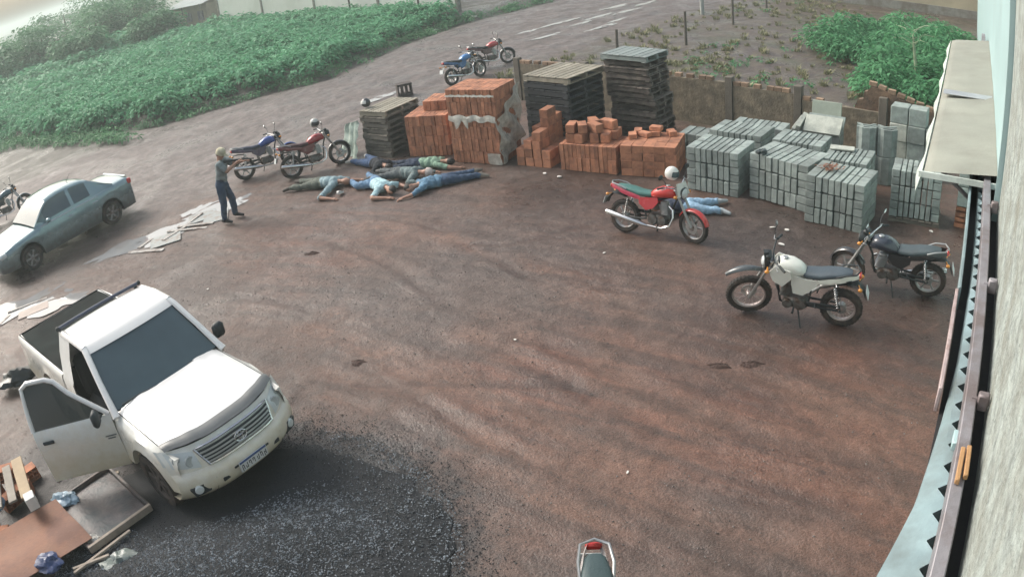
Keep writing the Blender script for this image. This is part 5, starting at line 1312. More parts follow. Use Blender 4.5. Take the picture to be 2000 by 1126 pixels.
    tk = MB().loft(secs).build('tank', TANK, root, smooth=65)
    MB(Tr(.16, 0, .945 + up)).lathe([(.04, 0), (.04, .012), (.03, .02), (0, .02)], 14).build('fuel_cap', SATIN, tk)
    if trail:
        for s in (-1, 1): MB().prism([(.31, .66), (.36, .80), (.28, .90), (.06, .84), (.04, .73), (.17, .58)], -.010, .010, M=Tr(0, s * .165, up) @ Rx(R(90)) ).build('shroud', PANEL, root, smooth=0)
    # seat
    secs = []
    for (x, z, hw, hh) in ((-.06, .775, .075, .035), (-.16, .765, .115, .05), (-.34, .77, .135, .05), (-.46, .80, .13, .05), (-.64, .825, .115, .045), (-.76, .84, .085, .035), (-.80, .845, .05, .02)):
        secs.append([(x, hw * math.copysign(abs(math.cos(t)) ** .6, math.cos(t)), z + up * .9 + hh * math.copysign(abs(math.sin(t)) ** .7, math.sin(t))) for t in np.linspace(0, 2 * math.pi, 15)[:-1]])
    MB().loft(secs).build('seat', SEAT, root, smooth=60)
    # side panels and tail
    for s in (-1, 1):
        MB().prism([(.06, .80), (-.12, .74), (-.36, .73), (-.30, .62), (-.12, .46), (.02, .48), (.05, .62)] if trail else [(.02, .74), (-.10, .73), (-.34, .71), (-.33, .60), (-.20, .50), (-.06, .55), (.03, .66)], -.008, .008, M=Tr(0, s * .125, up * .8) @ Rx(R(90))).build('side_panel', PANEL, root, smooth=0)
        MB().grid([[(x, s * w, z0 + up * .85), (x, s * (w + .012), (z0 + z1) / 2 + up * .85), (x, s * w * .96, z1 + up * .85)] for (x, w, z0, z1) in ((-.32, .12, .66, .74), (-.5, .12, .69, .785), (-.66, .11, .73, .82), (-.80, .085, .77, .855), (-.90, .05, .80, .87))]).build('tail_panel', TAIL, root, smooth=60)
    MB().box((-.905, 0, .835 + up * .85), (.05, .13, .07), b=.018).build('tail_light', REDL, root)
    gr = MB().tube([(-.58, .125, .82 + up * .85), (-.70, .135, .875 + up * .85), (-.86, .11, .90 + up * .85), (-.91, 0, .905 + up * .85), (-.86, -.11, .90 + up * .85), (-.70, -.135, .875 + up * .85), (-.58, -.125, .82 + up * .85)], .013, 7).build('grab_rail', SATIN if not trail else BLACKP, root)
    rows = []
    for (x, z) in ((-.60, .68), (-.74, .72), (-.88, .73), (-.98, .62), (-1.02, .52)): rows.append([(x, q * .075, z + up * .8 - .02 * abs(q)) for q in (-1, -.5, 0, .5, 1)])
    rf_ = MB().grid(rows).grid([[(p[0] + .004, p[1] * .96, p[2] - .006) for p in r_] for r_ in rows]).build('rear_fender', BLACKP, root, smooth=60)
    MB().box((0, 0, 0), (.008, .19, .14), b=.003, M=Tr(-1.035, 0, .56 + up * .8) @ Ry(R(18))).build('licence_plate', PLATEM, rf_)
    for s in ((-1, 1) if lamps else ()): MB().ball((-.93, s * .16, .70 + up * .8), (.035, .028, .028), 10, 8).tube([(-.90, s * .05, .70 + up * .8), (-.93, s * .15, .70 + up * .8)], .009, 5).build('indicator', AMBER, root)
    # frame and suspension
    fm = MB()
    fm.tube([(.38, 0, .84 + up), (.28, 0, .62 + up), (.22, 0, .30), (.05, 0, .24)], .019, 7)
    for s in (-1, 1):
        fm.tube([(.36, 0, .80 + up), (.05, s * .06, .70 + up), (-.25, s * .10, .68 + up * .8), (-.80, s * .09, .78 + up * .8)], .014, 6)
        fm.tube([(-.25, s * .10, .68 + up * .8), (-.20, s * .10, .34)], .015, 6)
    fm.build('frame', BLACKP, root)
    sw = MB()
    for s in (-1, 1): sw.tube([(-.20, s * .09, .34), (-hx, s * .09, rr_)], .017, 6)
    sw.build('swingarm', BLACKP, root)
    for s in (-1, 1):
        sh = MB().tube([(-.56, s * .105, .68 + up * .8), (-hx + .03, s * .11, rr_ + .02)], .013, 6)
        for k in range(9):
            q = k / 8; c = Vector((-.57, s * .106, .64 + up * .8)).lerp(Vector((-hx + .05, s * .11, rr_ + .09)), q)
            sh.lathe([(.02, -.006), (.029, 0), (.02, .006)], 10, M=Tr(*c) @ Ry(R(15)))
        sh.build('shock_absorber', CHROME, root)
    # engine
    en = MB().box((-.02, 0, .345), (.34, .20, .19), b=.04).lathe([(.0, -.125), (.085, -.12), (.095, -.09), (.095, .09), (.085, .12), (0, .125)], 18, M=Tr(-.08, 0, .345) @ Rx(R(90))).lathe([(.0, -.13), (.07, -.125), (.08, -.09), (.08, .09), (.07, .125), (0, .13)], 18, M=Tr(.10, 0, .34) @ Rx(R(90)))
    e = en.build('engine', ENG, root)
    cy_ = MB()
    for k in range(8): cy_.box((.15 - .008 * k, 0, .455 + k * .022), (.15, .17, .010), b=.002)
    cy_.box((.125, 0, .53), (.11, .12, .19)).box((.105, 0, .645), (.12, .13, .06), b=.015)
    cy_.build('cylinder', SATIN if not trail else ENG, e)
    MB().box((-.05, 0, .56), (.14, .13, .10), b=.02).build('carburettor', ENG, e)
    # exhaust on the machine's right
    if trail:
        ex = MB().tube([(.22, -.05, .60), (.30, -.08, .52), (.26, -.13, .34), (.05, -.15, .28), (-.2, -.15, .38), (-.34, -.16, .50)], .020, 8).tube([(-.34, -.165, .50), (-.42, -.17, .54), (-.80, -.175, .70), (-.84, -.175, .715)], [.025, .05, .055, .035], 10)
        ex.build('exhaust', SATIN, root)
    else:
        ex = MB().tube([(.20, -.03, .60), (.28, -.06, .55), (.30, -.09, .42), (.25, -.12, .27), (.10, -.14, .215), (-.18, -.15, .235)], .020, 8).tube([(-.16, -.15, .232), (-.24, -.155, .245), (-.32, -.16, .262), (-.92, -.175, .385), (-.95, -.175, .392)], [.022, .036, .046, .052, .035], 12)
        ex.build('exhaust', CHROME, root)
    MB().box((-.42, .115, .40), (.50, .02, .055), M=None, b=.008).build('chain_guard', BLACKP, root)
    for s in (-1, 1):
        MB().tube([(.0, s * .10, .29), (.0, s * .24, .29)], .014, 6).build('foot_peg', BLACKP, root)
        MB().tube([(-.30, s * .12, .42), (-.32, s * .23, .43)], .012, 6).build('foot_peg', BLACKP, root)
    MB().tube([(-.06, .10, .27), (-.12, .21, .05), (-.14, .24, .0)], .012, 6).box((-.15, .245, .004), (.06, .04, .01)).build('side_stand', BLACKP, root)
    return root, S
HELMW = paint('helmet_white', (0.66, 0.66, 0.62), .3, .5); HELMK = paint('helmet_black', (0.025, 0.027, 0.03), .3, .5); HELMG = paint('helmet_grey', (.40, .41, .38), .35, .4)
def helmet(label, loc, rz, shell, tilt=(0, 0), visor=None):
    root = thing('helmet', label, 'helmet', loc, rz)
    root.rotation_euler = (tilt[0], tilt[1], rz)
    prof = lambda a, b_: (.125 * math.cos(b_) * math.cos(a), .112 * math.cos(b_) * math.sin(a), .125 * math.sin(b_))
    rows = [[prof(2 * math.pi * j / 24, -R(50) + (R(138)) * i / 12) for j in range(24)] for i in range(13)]
    def hole(i, j): return not (3 <= i <= 6 and (j < 5 or j >= 19))
    MB().grid(rows, closed=True, keep=hole).add([(0, 0, .125)], []).build('shell', shell, root, smooth=70)
    MB().ball((0, 0, .122), (.03, .03, .004), 10, 6).build('vent', shell, root)
    MB().ball((0.0, 0, -.005), (.113, .10, .108), 18, 12).build('lining', CLOTHD, root, smooth=70)
    MB().grid([[(.131 * math.cos(b_) * math.cos(a), .118 * math.cos(b_) * math.sin(a), .131 * math.sin(b_)) for a in np.linspace(-R(80), R(80), 13)] for b_ in np.linspace(R(-14), R(26), 6)]).build('visor', visor or GLASSD, root, smooth=70)
    return root
RED = (.48, .035, .03); DRED = (.13, .018, .02); BLUE = (.02, .06, .26); NAVY = (.02, .028, .06); BLK = (.025, .027, .03); WHT = (.66, .67, .62)
TEAL = (.055, .10, .105)
motorcycle('bright red motorcycle with chrome exhaust standing alone before the brick stacks', (2.06, 12.40), (3.23, 11.50), RED, (.50, .06, .07), (.05, .15, .135), lean=8, steer=-16, tail_c=(.45, .05, .09), screen=(.60, .61, .57))
helmet('white helmet hung on the handlebar of the lone red motorcycle', (2.93, 11.99, 1.13), R(-25), HELMW, (0, R(12)))
motorcycle('white trail motorcycle with dark blue-grey seat near the warehouse', (4.52, 8.42), (3.35, 9.11), WHT, WHT, (.052, .072, .09), lean=9, steer=14, wire=True, trail=True, fender_c=(.05, .06, .065), rim_c=(.42, .36, .34), tail_c=(.74, .75, .68))
motorcycle('black motorcycle with grey seat behind the white trail motorcycle', (6.26, 8.80), (5.14, 9.52), (.03, .038, .055), BLK, (.055, .075, .085), lean=8, steer=-20, fender_c=BLK, rim_c=(.35, .34, .33))
motorcycle('blue motorcycle behind the standing person', (-6.50, 18.62), (-5.38, 19.25), BLUE, (.05, .03, .07), NAVY, lean=8, steer=10, fender_c=BLUE)
motorcycle('dark red motorcycle with a helmet on it beside the grey pallets', (-5.03, 18.01), (-3.92, 18.60), (.30, .02, .025), DRED, (.06, .02, .024), lean=8, steer=-4, fender_c=(.03, .03, .035))
helmet('grey and black helmet resting on the dark red motorcycle handlebar', (-4.36, 18.40, 1.22), R(-40), HELMG, (0, R(10)), HELMK)
motorcycle('sky blue motorcycle with black seat on the road behind the brick stacks', (-1.12, 25.85), (-.12, 26.75), (.05, .20, .46), (.04, .12, .30), BLK, lean=8, fender_c=BLK)
motorcycle('red-tanked motorcycle parked farthest away on the road', (-.25, 28.0), (.95, 28.55), (.45, .06, .06), (.10, .03, .035), BLK, lean=8, steer=-14, fender_c=BLK)
motorcycle('motorcycle half hidden behind the silver sedan', (-15.75, 19.0), (-14.62, 19.85), (.05, .10, .13), BLK, BLK, lean=8, steer=20)
fgm, _ = motorcycle('red and white motorcycle seen from above its tail at the bottom edge', (.29, 4.02), (.22, 2.72), RED, (.62, .10, .12), (.045, .075, .08), lean=6, tail_c=(.62, .60, .60), lamps=False)
fgm.scale = (1.1, 1.1, 1.1)
helmet('black helmet on the corner of the grey pallet stack', (-3.12, 19.24, gz(-3.3, 18.98) + 1.224 + .12), R(200), HELMK, (R(10), R(-12)), HELMW)
# ================================================================ people
SKIN = material('skin', (0.36, 0.20, 0.14), 0.55, var=0.12, scale=12, bump=0.05)
HAIRM = material('dark_hair', (0.018, 0.014, 0.012), 0.6, var=0.4, scale=60, bump=0.4, bscale=120)
def cloth(c): return material('cloth_%.3f_%.3f_%.3f' % c, c, 0.9, var=0.4, scale=11, bump=0.8, bscale=14, c2=tuple(.55 * k for k in c), s2=5, mix2=(.5, .75))
def eval_remesh(mb, voxel):
    me = mb.mesh('tmp', SKIN, smooth=0); o = bpy.data.objects.new('tmp', me); col.objects.link(o)
    m = o.modifiers.new('r', 'REMESH'); m.mode = 'VOXEL'; m.voxel_size = voxel; m.use_smooth_shade = True
    s = o.modifiers.new('s', 'SMOOTH'); s.factor = 0.5; s.iterations = 3
    dg = bpy.context.evaluated_depsgraph_get(); r = bpy.data.meshes.new_from_object(o.evaluated_get(dg), depsgraph=dg)
    bpy.data.objects.remove(o); bpy.data.meshes.remove(me)
    return r
def person(label, J, shirt, pants, shoe, sleeve=0.45, hair=True, group=None, cap=None, facing=None):
    """J: joint name -> world point. One continuous body; hair or cap as child"""
    V = {k: Vector(v) for k, v in J.items()}
    org = Vector((V['pelvis'].x, V['pelvis'].y, min(v.z for v in V.values())))
    V = {k: v - org for k, v in V.items()}
    up = (V['neck'] - V['pelvis']).normalized(); side = (V['shL'] - V['shR']).normalized()
    mb = MB()
    def cap_(a, b_, r0, r1, n=10):
        a, b_ = Vector(a), Vector(b_); mb.tube([a, a.lerp(b_, .5), b_], [r0, (r0 + r1) / 2 * 1.03, r1], n); mb.ball(a, r0, 10, 8); mb.ball(b_, r1, 10, 8)
    # torso from overlapping ellipsoid slices
    fr = side.cross(up).normalized()
    hipc = (V['hipL'] + V['hipR']) / 2; shc = (V['shL'] + V['shR']) / 2
    B = Matrix((side, fr, up)).transposed().to_4x4()
    for (c, rx, ry, rz) in ((hipc, .18, .125, .135), (hipc.lerp(shc, .3), .172, .122, .15), (hipc.lerp(shc, .6), .185, .128, .16), (hipc.lerp(shc, .85), .19, .118, .12)):
        mb.ball((0, 0, 0), (rx, ry, rz), 14, 10, M=Tr(*c) @ B)
    cap_(V['shL'], V['shR'], .068, .068)
    cap_(shc, V['neck'], .062, .052); cap_(V['neck'], V['head'], .05, .06)
    fdir = Vector(facing).normalized() if facing else fr
    hu = (V['head'] - V['neck']).normalized()
    fdir = (fdir - hu * fdir.dot(hu)).normalized(); hs = fdir.cross(hu)
    HB = Matrix((fdir, hs, hu)).transposed().to_4x4()
    HM = Tr(*(V['head'] + hu * .03)) @ HB
    mb.ball((0, 0, 0), (.098, .078, .118), 16, 12, M=HM); mb.ball((.02, 0, -.06), (.068, .058, .065), 12, 8, M=HM)
    mb.ball((.098, 0, -.012), (.02, .014, .025), 8, 6, M=HM)
    for s in (-1, 1): mb.ball((-.005, s * .08, -.01), (.02, .012, .032), 8, 6, M=HM)
    segs = [(V['pelvis'], hipc, 'p'), (hipc.lerp(shc, .18), shc, 's'), (V['hipL'], V['hipR'], 'p'), (V['shL'], V['shR'], 's'), (V['neck'], V['head'], 'k'), (V['head'], V['head'] + hu * .1, 'k')]
    hands = MB()
    for s in 'LR':
        sh, el, wr = V['sh' + s], V['el' + s], V['wr' + s]; hp, kn, an, toe = V['hip' + s], V['kn' + s], V['an' + s], V['toe' + s]
        cap_(sh, el, .070, .050); cap_(el, wr, .047, .031)
        cap_(hp, kn, .102, .070); cap_(kn, an, .070, .052); cap_(an, toe, .046, .036); cap_(an.lerp(toe, -.25), an, .04, .045)
        # palm and five fingers
        hd = (wr - el).normalized(); pal = wr + hd * .08
        sd_ = hd.cross(Vector((0, 0, 1)));  sd_ = sd_.normalized() if sd_.length > .1 else Vector((1, 0, 0)); dn = hd.cross(sd_)
        hands.loft([[tuple(wr + hd * (.0 + .09 * q) + sd_ * (.03 + .012 * q) * cx + dn * .013 * cy) for cx, cy in ((-1, -1), (1, -1), (1, 1), (-1, 1))] for q in (-.15, .5, 1)])
        for k, L in enumerate((.068, .078, .072, .055)):
            b0 = wr + hd * .085 + sd_ * (-.030 + .020 * k); cd = dn * (1 if dn.z < 0 else -1)
            hands.tube([b0, b0 + hd * L * .5 + cd * .004, b0 + hd * L * .85 + cd * .02, b0 + hd * L + cd * .035], [.0095, .009, .008, .006], 6)
        b0 = wr + hd * .02 - sd_ * .03; hands.tube([b0, b0 - sd_ * .025 + hd * .03, b0 - sd_ * .03 + hd * .06], [.012, .010, .008], 6)
        mid = sh.lerp(el, sleeve * 2) if sleeve < .5 else el
        if sleeve < .5: segs += [(sh, mid, 's'), (mid, el, 'k'), (el, wr, 'k')]
        elif sleeve < .9: segs += [(sh, el, 's'), (el, wr, 'k')]
        else: segs += [(sh, el, 's'), (el, wr, 's')]
        segs += [(hp, kn, 'p'), (kn, kn.lerp(an, .88), 'p'), (an, toe, 'f'), (an.lerp(toe, -.25), an, 'f')]
    me = eval_remesh(mb, .0145)
    n = len(me.polygons); C = np.empty(n * 3); me.polygons.foreach_get('center', C); C = C.reshape(-1, 3)
    best = np.full(n, 1e9); reg = np.zeros(n, int); code = dict(s=0, p=1, k=2, f=3)
    for a, b_, r in segs:
        a, b_ = np.array(a), np.array(b_); d = b_ - a; L = max(float(d @ d), 1e-8)
        t = np.clip(((C - a) @ d) / L, 0, 1); dist = np.linalg.norm(C - a - t[:, None] * d, axis=1)
        w = dist < best; best[w] = dist[w]; reg[w] = code[r]
    nv = len(me.vertices); P = np.empty(nv * 3); me.vertices.foreach_get('co', P); P = P.reshape(-1, 3); N = np.empty(nv * 3); me.vertices.foreach_get('normal', N); N = N.reshape(-1, 3)
    vr = np.full(nv, 2); lv = np.empty(len(me.loops), int); me.loops.foreach_get('vertex_index', lv); ls = np.empty(n, int); me.polygons.foreach_get('loop_total', ls); vr[lv] = np.repeat(reg, ls)
    cl = (vr < 2)[:, None]; sd0 = org.x * 3
    fold = (vnoise(P[:, 0] * 11 + P[:, 2] * 7 + sd0, P[:, 1] * 11 - P[:, 2] * 5, 701) - .5) * .030 + (vnoise(P[:, 0] * 27 + P[:, 2] * 19, P[:, 1] * 25 + P[:, 2] * 8 + sd0, 702) - .5) * .016 + .012
    P = P + N * fold[:, None] * cl; me.vertices.foreach_set('co', P.ravel()); me.update()
    me.materials.clear()
    for m in (cloth(shirt), cloth(pants), SKIN, material('shoe_%.3f' % shoe[0], shoe, .7)): me.materials.append(m)
    # join the hands
    bm = bmesh.new(); bm.from_mesh(me)
    for f, r in zip(bm.faces, reg): f.material_index = int(r); f.smooth = True
    base = len(bm.verts); vs = [bm.verts.new(p) for p in hands.v]
    for f in hands.f:
        q = bm.faces.new([vs[i] for i in f]); q.material_index = 2; q.smooth = True
    bm.normal_update(); bm.to_mesh(me); bm.free(); me.name = 'person'
    o = bpy.data.objects.new('person', me); col.objects.link(o); o.location = org
    tag(o, label, 'person', group)
    if cap:
        c = MB(HM); c.lathe([(.112, .0), (.115, .05), (.106, .10), (.075, .135), (0, .148)], 18, caps=False)
        c.loft([[(.08 + q * .105, y * (1 - .35 * q * q), .03 - .012 * q + tz) for (y, tz) in ((-.085, 0), (0, .012), (.085, 0), (.085, -.008), (0, .004), (-.085, -.008))] for q in (0, .5, 1)])
        c.build('cap', cloth(cap), o, smooth=60)
    if hair:
        MB(HM).ball((-.018, 0, .02), (.096, .085, .106), 14, 10).build('hair', HAIRM, o, smooth=70)
    for s in (-1, 1): MB(HM).ball((.088, s * .034, .004), (.012, .014, .008), 8, 6).build('eye', material('eye_dark', (.03, .02, .018), .4), o)
    MB(HM).ball((.082, 0, -.066), (.012, .026, .007), 8, 6).build('mouth', material('lip', (.25, .09, .08), .5), o)
    return o
def prone(label, feet, head, shirt, pants, shoe, armL, armR, sc=1.0, z=0.0, spread=.12, kneeL=(0, 0), kneeR=(0, 0), turn=1, **kw):
    """lying face down; arm = (elbow xy, hand xy) in world, knee = sideways/forward offsets"""
    F, Hd = Vector((*feet, 0)), Vector((*head, 0)); a = (Hd - F); L = a.length; a.normalize(); b_ = Vector((-a.y, a.x, 0)); g = gz(head[0], head[1]) + z
    P = lambda t, s, h: tuple(F + a * t * L + b_ * s + Vector((0, 0, g + h)))
    J = dict(pelvis=P(.53, 0, .12), neck=P(.875, 0, .13), head=P(.955, 0.01, .12), shL=P(.81, .17, .12), shR=P(.81, -.17, .12), hipL=P(.51, .085, .11), hipR=P(.51, -.085, .11),
             knL=P(.28 + kneeL[0], .10 + spread * .5 + kneeL[1], .085), knR=P(.28 + kneeR[0], -.10 - spread * .5 - kneeR[1], .085),
             anL=P(.06 + kneeL[0] * .4, .10 + spread + kneeL[1] * .3, .075), anR=P(.06 + kneeR[0] * .4, -.10 - spread - kneeR[1] * .3, .075))
    for s, sg in (('L', 1), ('R', -1)):
        an = Vector(J['an' + s]); J['toe' + s] = tuple(an - a * .13 + b_ * sg * .08 + Vector((0, 0, -.03)))
    for s, arm in (('L', armL), ('R', armR)):
        J['el' + s] = (arm[0][0], arm[0][1], gz(*arm[0]) + z + .06); J['wr' + s] = (arm[1][0], arm[1][1], gz(*arm[1]) + z + .045)
    return person(label, J, shirt, pants, shoe, facing=tuple(b_ * turn * .8 + Vector((0, 0, -.6))), **kw)
GP = 'people lying on the ground in a cluster'
prone('person in grey-green clothes lying with feet towards the red motorcycle, arm bent outwards', (-4.98, 17.25), (-3.46, 16.72), (.26, .36, .39), (.135, .15, .125), (.05, .04, .035), ((-3.45, 16.98), (-3.2, 16.95)), ((-4.03, 16.05), (-3.72, 15.92)), hair=False, sleeve=.7, group=GP)
prone('person in pale cyan shirt lying nearest the camera with bent bare forearm', (-3.28, 17.12), (-2.32, 15.66), (.46, .66, .70), (.15, .26, .40), (.06, .05, .05), ((-2.20, 16.12), (-1.98, 15.92)), ((-2.74, 15.50), (-2.40, 15.42)), sleeve=.46, kneeR=(.10, .16), turn=-1, group=GP)
prone('person in black top and blue jeans lying behind, feet towards the grey pallets', (-3.50, 18.62), (-2.52, 17.30), (.022, .026, .034), (.06, .105, .20), (.45, .44, .40), ((-2.5, 17.62), (-2.25, 17.45)), ((-2.95, 17.22), (-2.72, 16.98)), sleeve=1.0, group=GP)
prone('person in grey shirt lying in the middle of the cluster with a pale cap', (-2.92, 16.98), (-1.55, 16.42), (.165, .215, .215), (.10, .115, .12), (.08, .08, .08), ((-1.62, 16.72), (-1.42, 16.66)), ((-1.98, 16.12), (-1.72, 16.02)), sleeve=1.0, hair=False, cap=(.55, .48, .44), z=.03, group=GP)
prone('person in blue jeans and denim shirt lying with shoes pointing away from the cluster', (-.30, 16.22), (-1.98, 15.68), (.115, .22, .32), (.048, .085, .15), (.22, .20, .17), ((-1.85, 15.35), (-2.05, 15.30)), ((-1.72, 15.98), (-1.95, 16.0)), sleeve=.7, spread=.06, group=GP)
prone('person in green shirt lying at the back beside the wrapped bricks', (-2.72, 17.58), (-1.02, 17.12), (.215, .34, .25), (.028, .042, .075), (.05, .05, .055), ((-1.22, 17.48), (-.98, 17.42)), ((-1.06, 16.86), (-.86, 16.84)), sleeve=.42, group=GP)
prone('person in light blue clothes lying behind the front wheel of the lone red motorcycle', (4.18, 12.80), (2.80, 13.05), (.035, .045, .075), (.30, .46, .62), (.40, .44, .46), ((3.1, 12.75), (2.95, 12.6)), ((3.05, 13.35), (2.85, 13.4)), sleeve=1.0, kneeL=(.05, .02), z=.02)
g = gz(-6.1, 15.63)
person('person in beige cap and blue jeans standing and holding a long dark object', dict(pelvis=(-6.10, 15.63, .95 + g), neck=(-6.02, 15.62, 1.47 + g), head=(-5.97, 15.62, 1.57 + g),
       shL=(-6.00, 15.80, 1.40 + g), shR=(-5.98, 15.44, 1.40 + g), elL=(-5.74, 15.78, 1.30 + g), elR=(-5.82, 15.42, 1.24 + g), wrL=(-5.46, 15.66, 1.34 + g), wrR=(-5.60, 15.54, 1.36 + g),
       hipL=(-6.10, 15.72, .92 + g), hipR=(-6.10, 15.54, .92 + g), knL=(-6.00, 15.78, .50 + g), knR=(-6.12, 15.50, .49 + g), anL=(-6.02, 15.82, .09 + g), anR=(-6.20, 15.48, .09 + g), toeL=(-5.84, 15.80, .05 + g), toeR=(-6.02, 15.45, .05 + g)),
       (.19, .225, .23), (.040, .066, .115), (.035, .03, .03), sleeve=.45, hair=True, cap=(.50, .46, .33), facing=(1, -.1, -.25))
ho = MB(Tr(-5.62, 15.60, 1.40 + g) @ Rz(R(2)) @ Ry(R(6)))
ho.tube([(-.30, 0, -.02), (-.16, 0, .0), (.0, 0, .01), (.30, 0, .012), (.42, 0, .012)], [.035, .030, .026, .016, .012], 8).box((-.02, 0, -.05), (.035, .025, .08), b=.006)
tag(ho.build('handheld_object', BLACKP), 'long dark object held out at chest height by the standing person', 'handheld object')
# ================================================================ background buildings, posts, debris
WALLW = material('white_render', (0.70, 0.72, 0.66), 0.85, var=0.15, scale=0.6, bump=0.1, c2=(0.56, 0.58, 0.52), s2=0.3)
WALLPK = material('pink_render', (0.36, 0.28, 0.24), 0.85, var=0.2, scale=1.0)
TINR = material('tin_roof_grey', (0.36, 0.40, 0.38), 0.5, 0.2, var=0.25, scale=1.5)
BEIGE = material('beige_render', (0.42, 0.37, 0.26), 0.85, var=0.15, scale=0.8, c2=(.32, .28, .2), s2=.5)
ROOFC = material('clay_roof', (0.30, 0.19, 0.14), 0.85, var=0.3, scale=1.5)
# long white wall beyond the crop
lw = thing('boundary_wall', 'long whitewashed boundary wall beyond the green crop', 'wall', (-20.8, 61.5, 0), math.atan2(43.8 - 61.5, -1.0 + 20.8))
n = 4; Lw = math.hypot(19.8, 17.7)
for k in range(n):
    a = Lw * k / n; MB().box((a + Lw / n / 2, 0, 1.25), (Lw / n - .24, .18, 3.1), b=.01).build('wall_panel', WALLW, lw)
    MB().box((a + Lw / n / 2, -.10, .28), (Lw / n - .26, .03, .7)).build('base_band', WALLPK, lw)
for k in range(n + 1): MB().box((Lw * k / n, 0, 1.35), (.22, .26, 2.95), b=.01).build('pillar', CONC, lw)
hb = thing('house', 'white house block standing behind the boundary wall', 'house', (-12.5, 60, 0), R(-42))
hw = MB().box((3, 3, 2.1), (13, 6, 4.4)).build('wall', WALLW, hb)
rf = MB().prism([(-.6, 4.2), (6.6, 4.2), (3, 5.4)], -4.2, 10.2, M=Matrix(((0, 0, 1, 0), (1, 0, 0, 0), (0, 1, 0, 0), (0, 0, 0, 1)))).build('roof', ROOFC, hb, smooth=0)
for k in range(4):
    w = MB().box((-1.6 + k * 3.0, -.02, 2.2), (1.1, .08, 1.1), b=.02).build('window', TINR, hb); MB().box((-1.6 + k * 3.0, -.055, 2.2), (.92, .03, .92)).build('pane', GLASSD, w)
MB().box((8.3, -.03, 1.2), (.95, .08, 2.2), b=.02).build('door', STEEL, hb)
sh = thing('shed', 'low shed with grey tin roof half hidden by the crop', 'shed', (-29.5, 71.5, 0), R(-35))
MB().box((3.2, 2, 1.1), (6, 3.6, 2.4)).build('wall', BEIGE, sh)
rows = [[(t, -0.6, 2.35 + .03 * (k % 2)), (t, 4.6, 3.3 + .03 * (k % 2))] for k, t in enumerate(np.linspace(-.2, 6.8, 60))]
MB().grid(rows).build('roof', TINR, sh, smooth=0)
for k in range(3):
    MB().box((1.2 + k * 2, .17, 1.2), (.9, .08, .9)).build('window', STEEL, sh); MB().tube([(.2 + k * 3, -.5, 0), (.2 + k * 3, -.5, 2.4)], .06, 6).build('post', CONC, sh)
# beige building beyond the vacant lot
bb = thing('house', 'beige walled building beyond the vacant lot', 'building', (17.0, 41.6, 0), math.atan2(33.3 - 38.0, 25.8 - 20.6))
MB().box((9, 2.6, 1.7), (18, 5, 3.6)).build('wall', BEIGE, bb); MB().box((9, .06, .2), (18, .12, .5)).build('base_band', CONC, bb)
MB().box((9, 2.6, 3.62), (18.5, 5.5, .14)).build('roof', TINR, bb)
for k in range(5):
    w = MB().box((2 + k * 3.4, .08, 1.9), (1.2, .1, 1.0)).build('window', STEEL, bb); MB().box((2 + k * 3.4, .02, 1.9), (1.0, .04, .8)).build('pane', GLASSD, w)
POST = material('fence_post_wood', (0.10, 0.085, 0.07), 0.9, var=0.4, scale=8, bump=.4)
for (x, y, h, lab) in [(7.83, 28.67, 1.35, 'dark wooden fence post nearest the tall pallet stack on the lot'), (11.21, 32.77, 1.45, 'dark fence post in the middle of the row on the lot'), (14.74, 37.52, 1.5, 'farthest dark fence post of the row on the lot'), (5.05, 28.4, .9, 'short dark post at the road edge behind the tall pallet stack')]:
    o = MB().tube([(0, 0, -.1), (.01, .01, h * .5), (.025, -.01, h)], [.06, .055, .05], 8).build('fence_post', POST); o.location = (x, y, gz(x, y)); tag(o, lab, 'post', 'fence posts on the vacant lot')
o = MB().tube([(0, 0, -.1), (0, 0, 3.2), (0, 0, 6.5)], [.11, .10, .08], 10).build('utility_pole', material('pole_concrete', (.34, .36, .34), .85, var=.2)); o.location = (10.81, 36.2, gz(10.8, 36.2)); tag(o, 'pale concrete pole standing among the fence posts', 'pole')
for (x, y, h) in [(-8.0, 49.3, 3.2), (-3.3, 45.0, 3.4)]:
    o = MB().tube([(0, 0, -.1), (0, 0, h)], [.07, .05], 8).build('utility_pole', POST); o.location = (x, y, gz(x, y)); tag(o, 'thin dark pole in front of the %s part of the boundary wall' % ('middle' if x < -5 else 'nearer'), 'pole')
rk = random.Random(31)
# crate / hollow block on the road behind the pallets
cr = thing('hollow_block', 'dark hollow block standing on the road behind the grey pallets', 'block', (-2.74, 25.3, gz(-2.74, 25.3)), R(15))
MB().box((0, 0, .06), (.52, .34, .10), b=.01).box((0, 0, .42), (.52, .34, .08), b=.01).build('shell', material('dark_clay', (.075, .06, .055), .9, var=.3), cr)
for k in range(4): MB().box((-.225 + k * .15, 0, .245), (.05, .34, .27), b=.006).build('web', MATS['dark_clay'], cr)
# pale boards on the mud beside the standing person
BOARD = material('pale_board', (0.40, 0.38, 0.35), .45, var=.4, scale=6, bump=.2, c2=(.17, .13, .11), s2=5, mix2=(.45, .6))
PANEL_ = material('wet_green_panel', (0.27, 0.29, 0.28), .12, var=.25, scale=4, bump=.1, c2=(.20, .165, .14), s2=4.5, mix2=(.46, .6))
def lay(label, name, cat, x, y, a, L, W, mat, th=.022, dz=0.0, group='pale boards on the mud'):
    o = MB().box((0, 0, 0), (L, W, th), b=.004).build(name, mat, smooth=0); o.location = (x, y, gz(x, y) + (.012 if dz > .1 else .012) + dz * (.4 if dz < .1 else 1)); o.rotation_euler = (rk.uniform(-.02, .02), rk.uniform(-.02, .02), a); return tag(o, label, cat, group)
lay('pale green-grey panel under the crossed boards in the mud', 'panel', 'panel', -7.62, 15.12, R(20), .75, .70, PANEL_)
lay('pale panel behind the standing person in the mud', 'panel', 'panel', -7.02, 16.25, R(25), .70, .62, PANEL_)
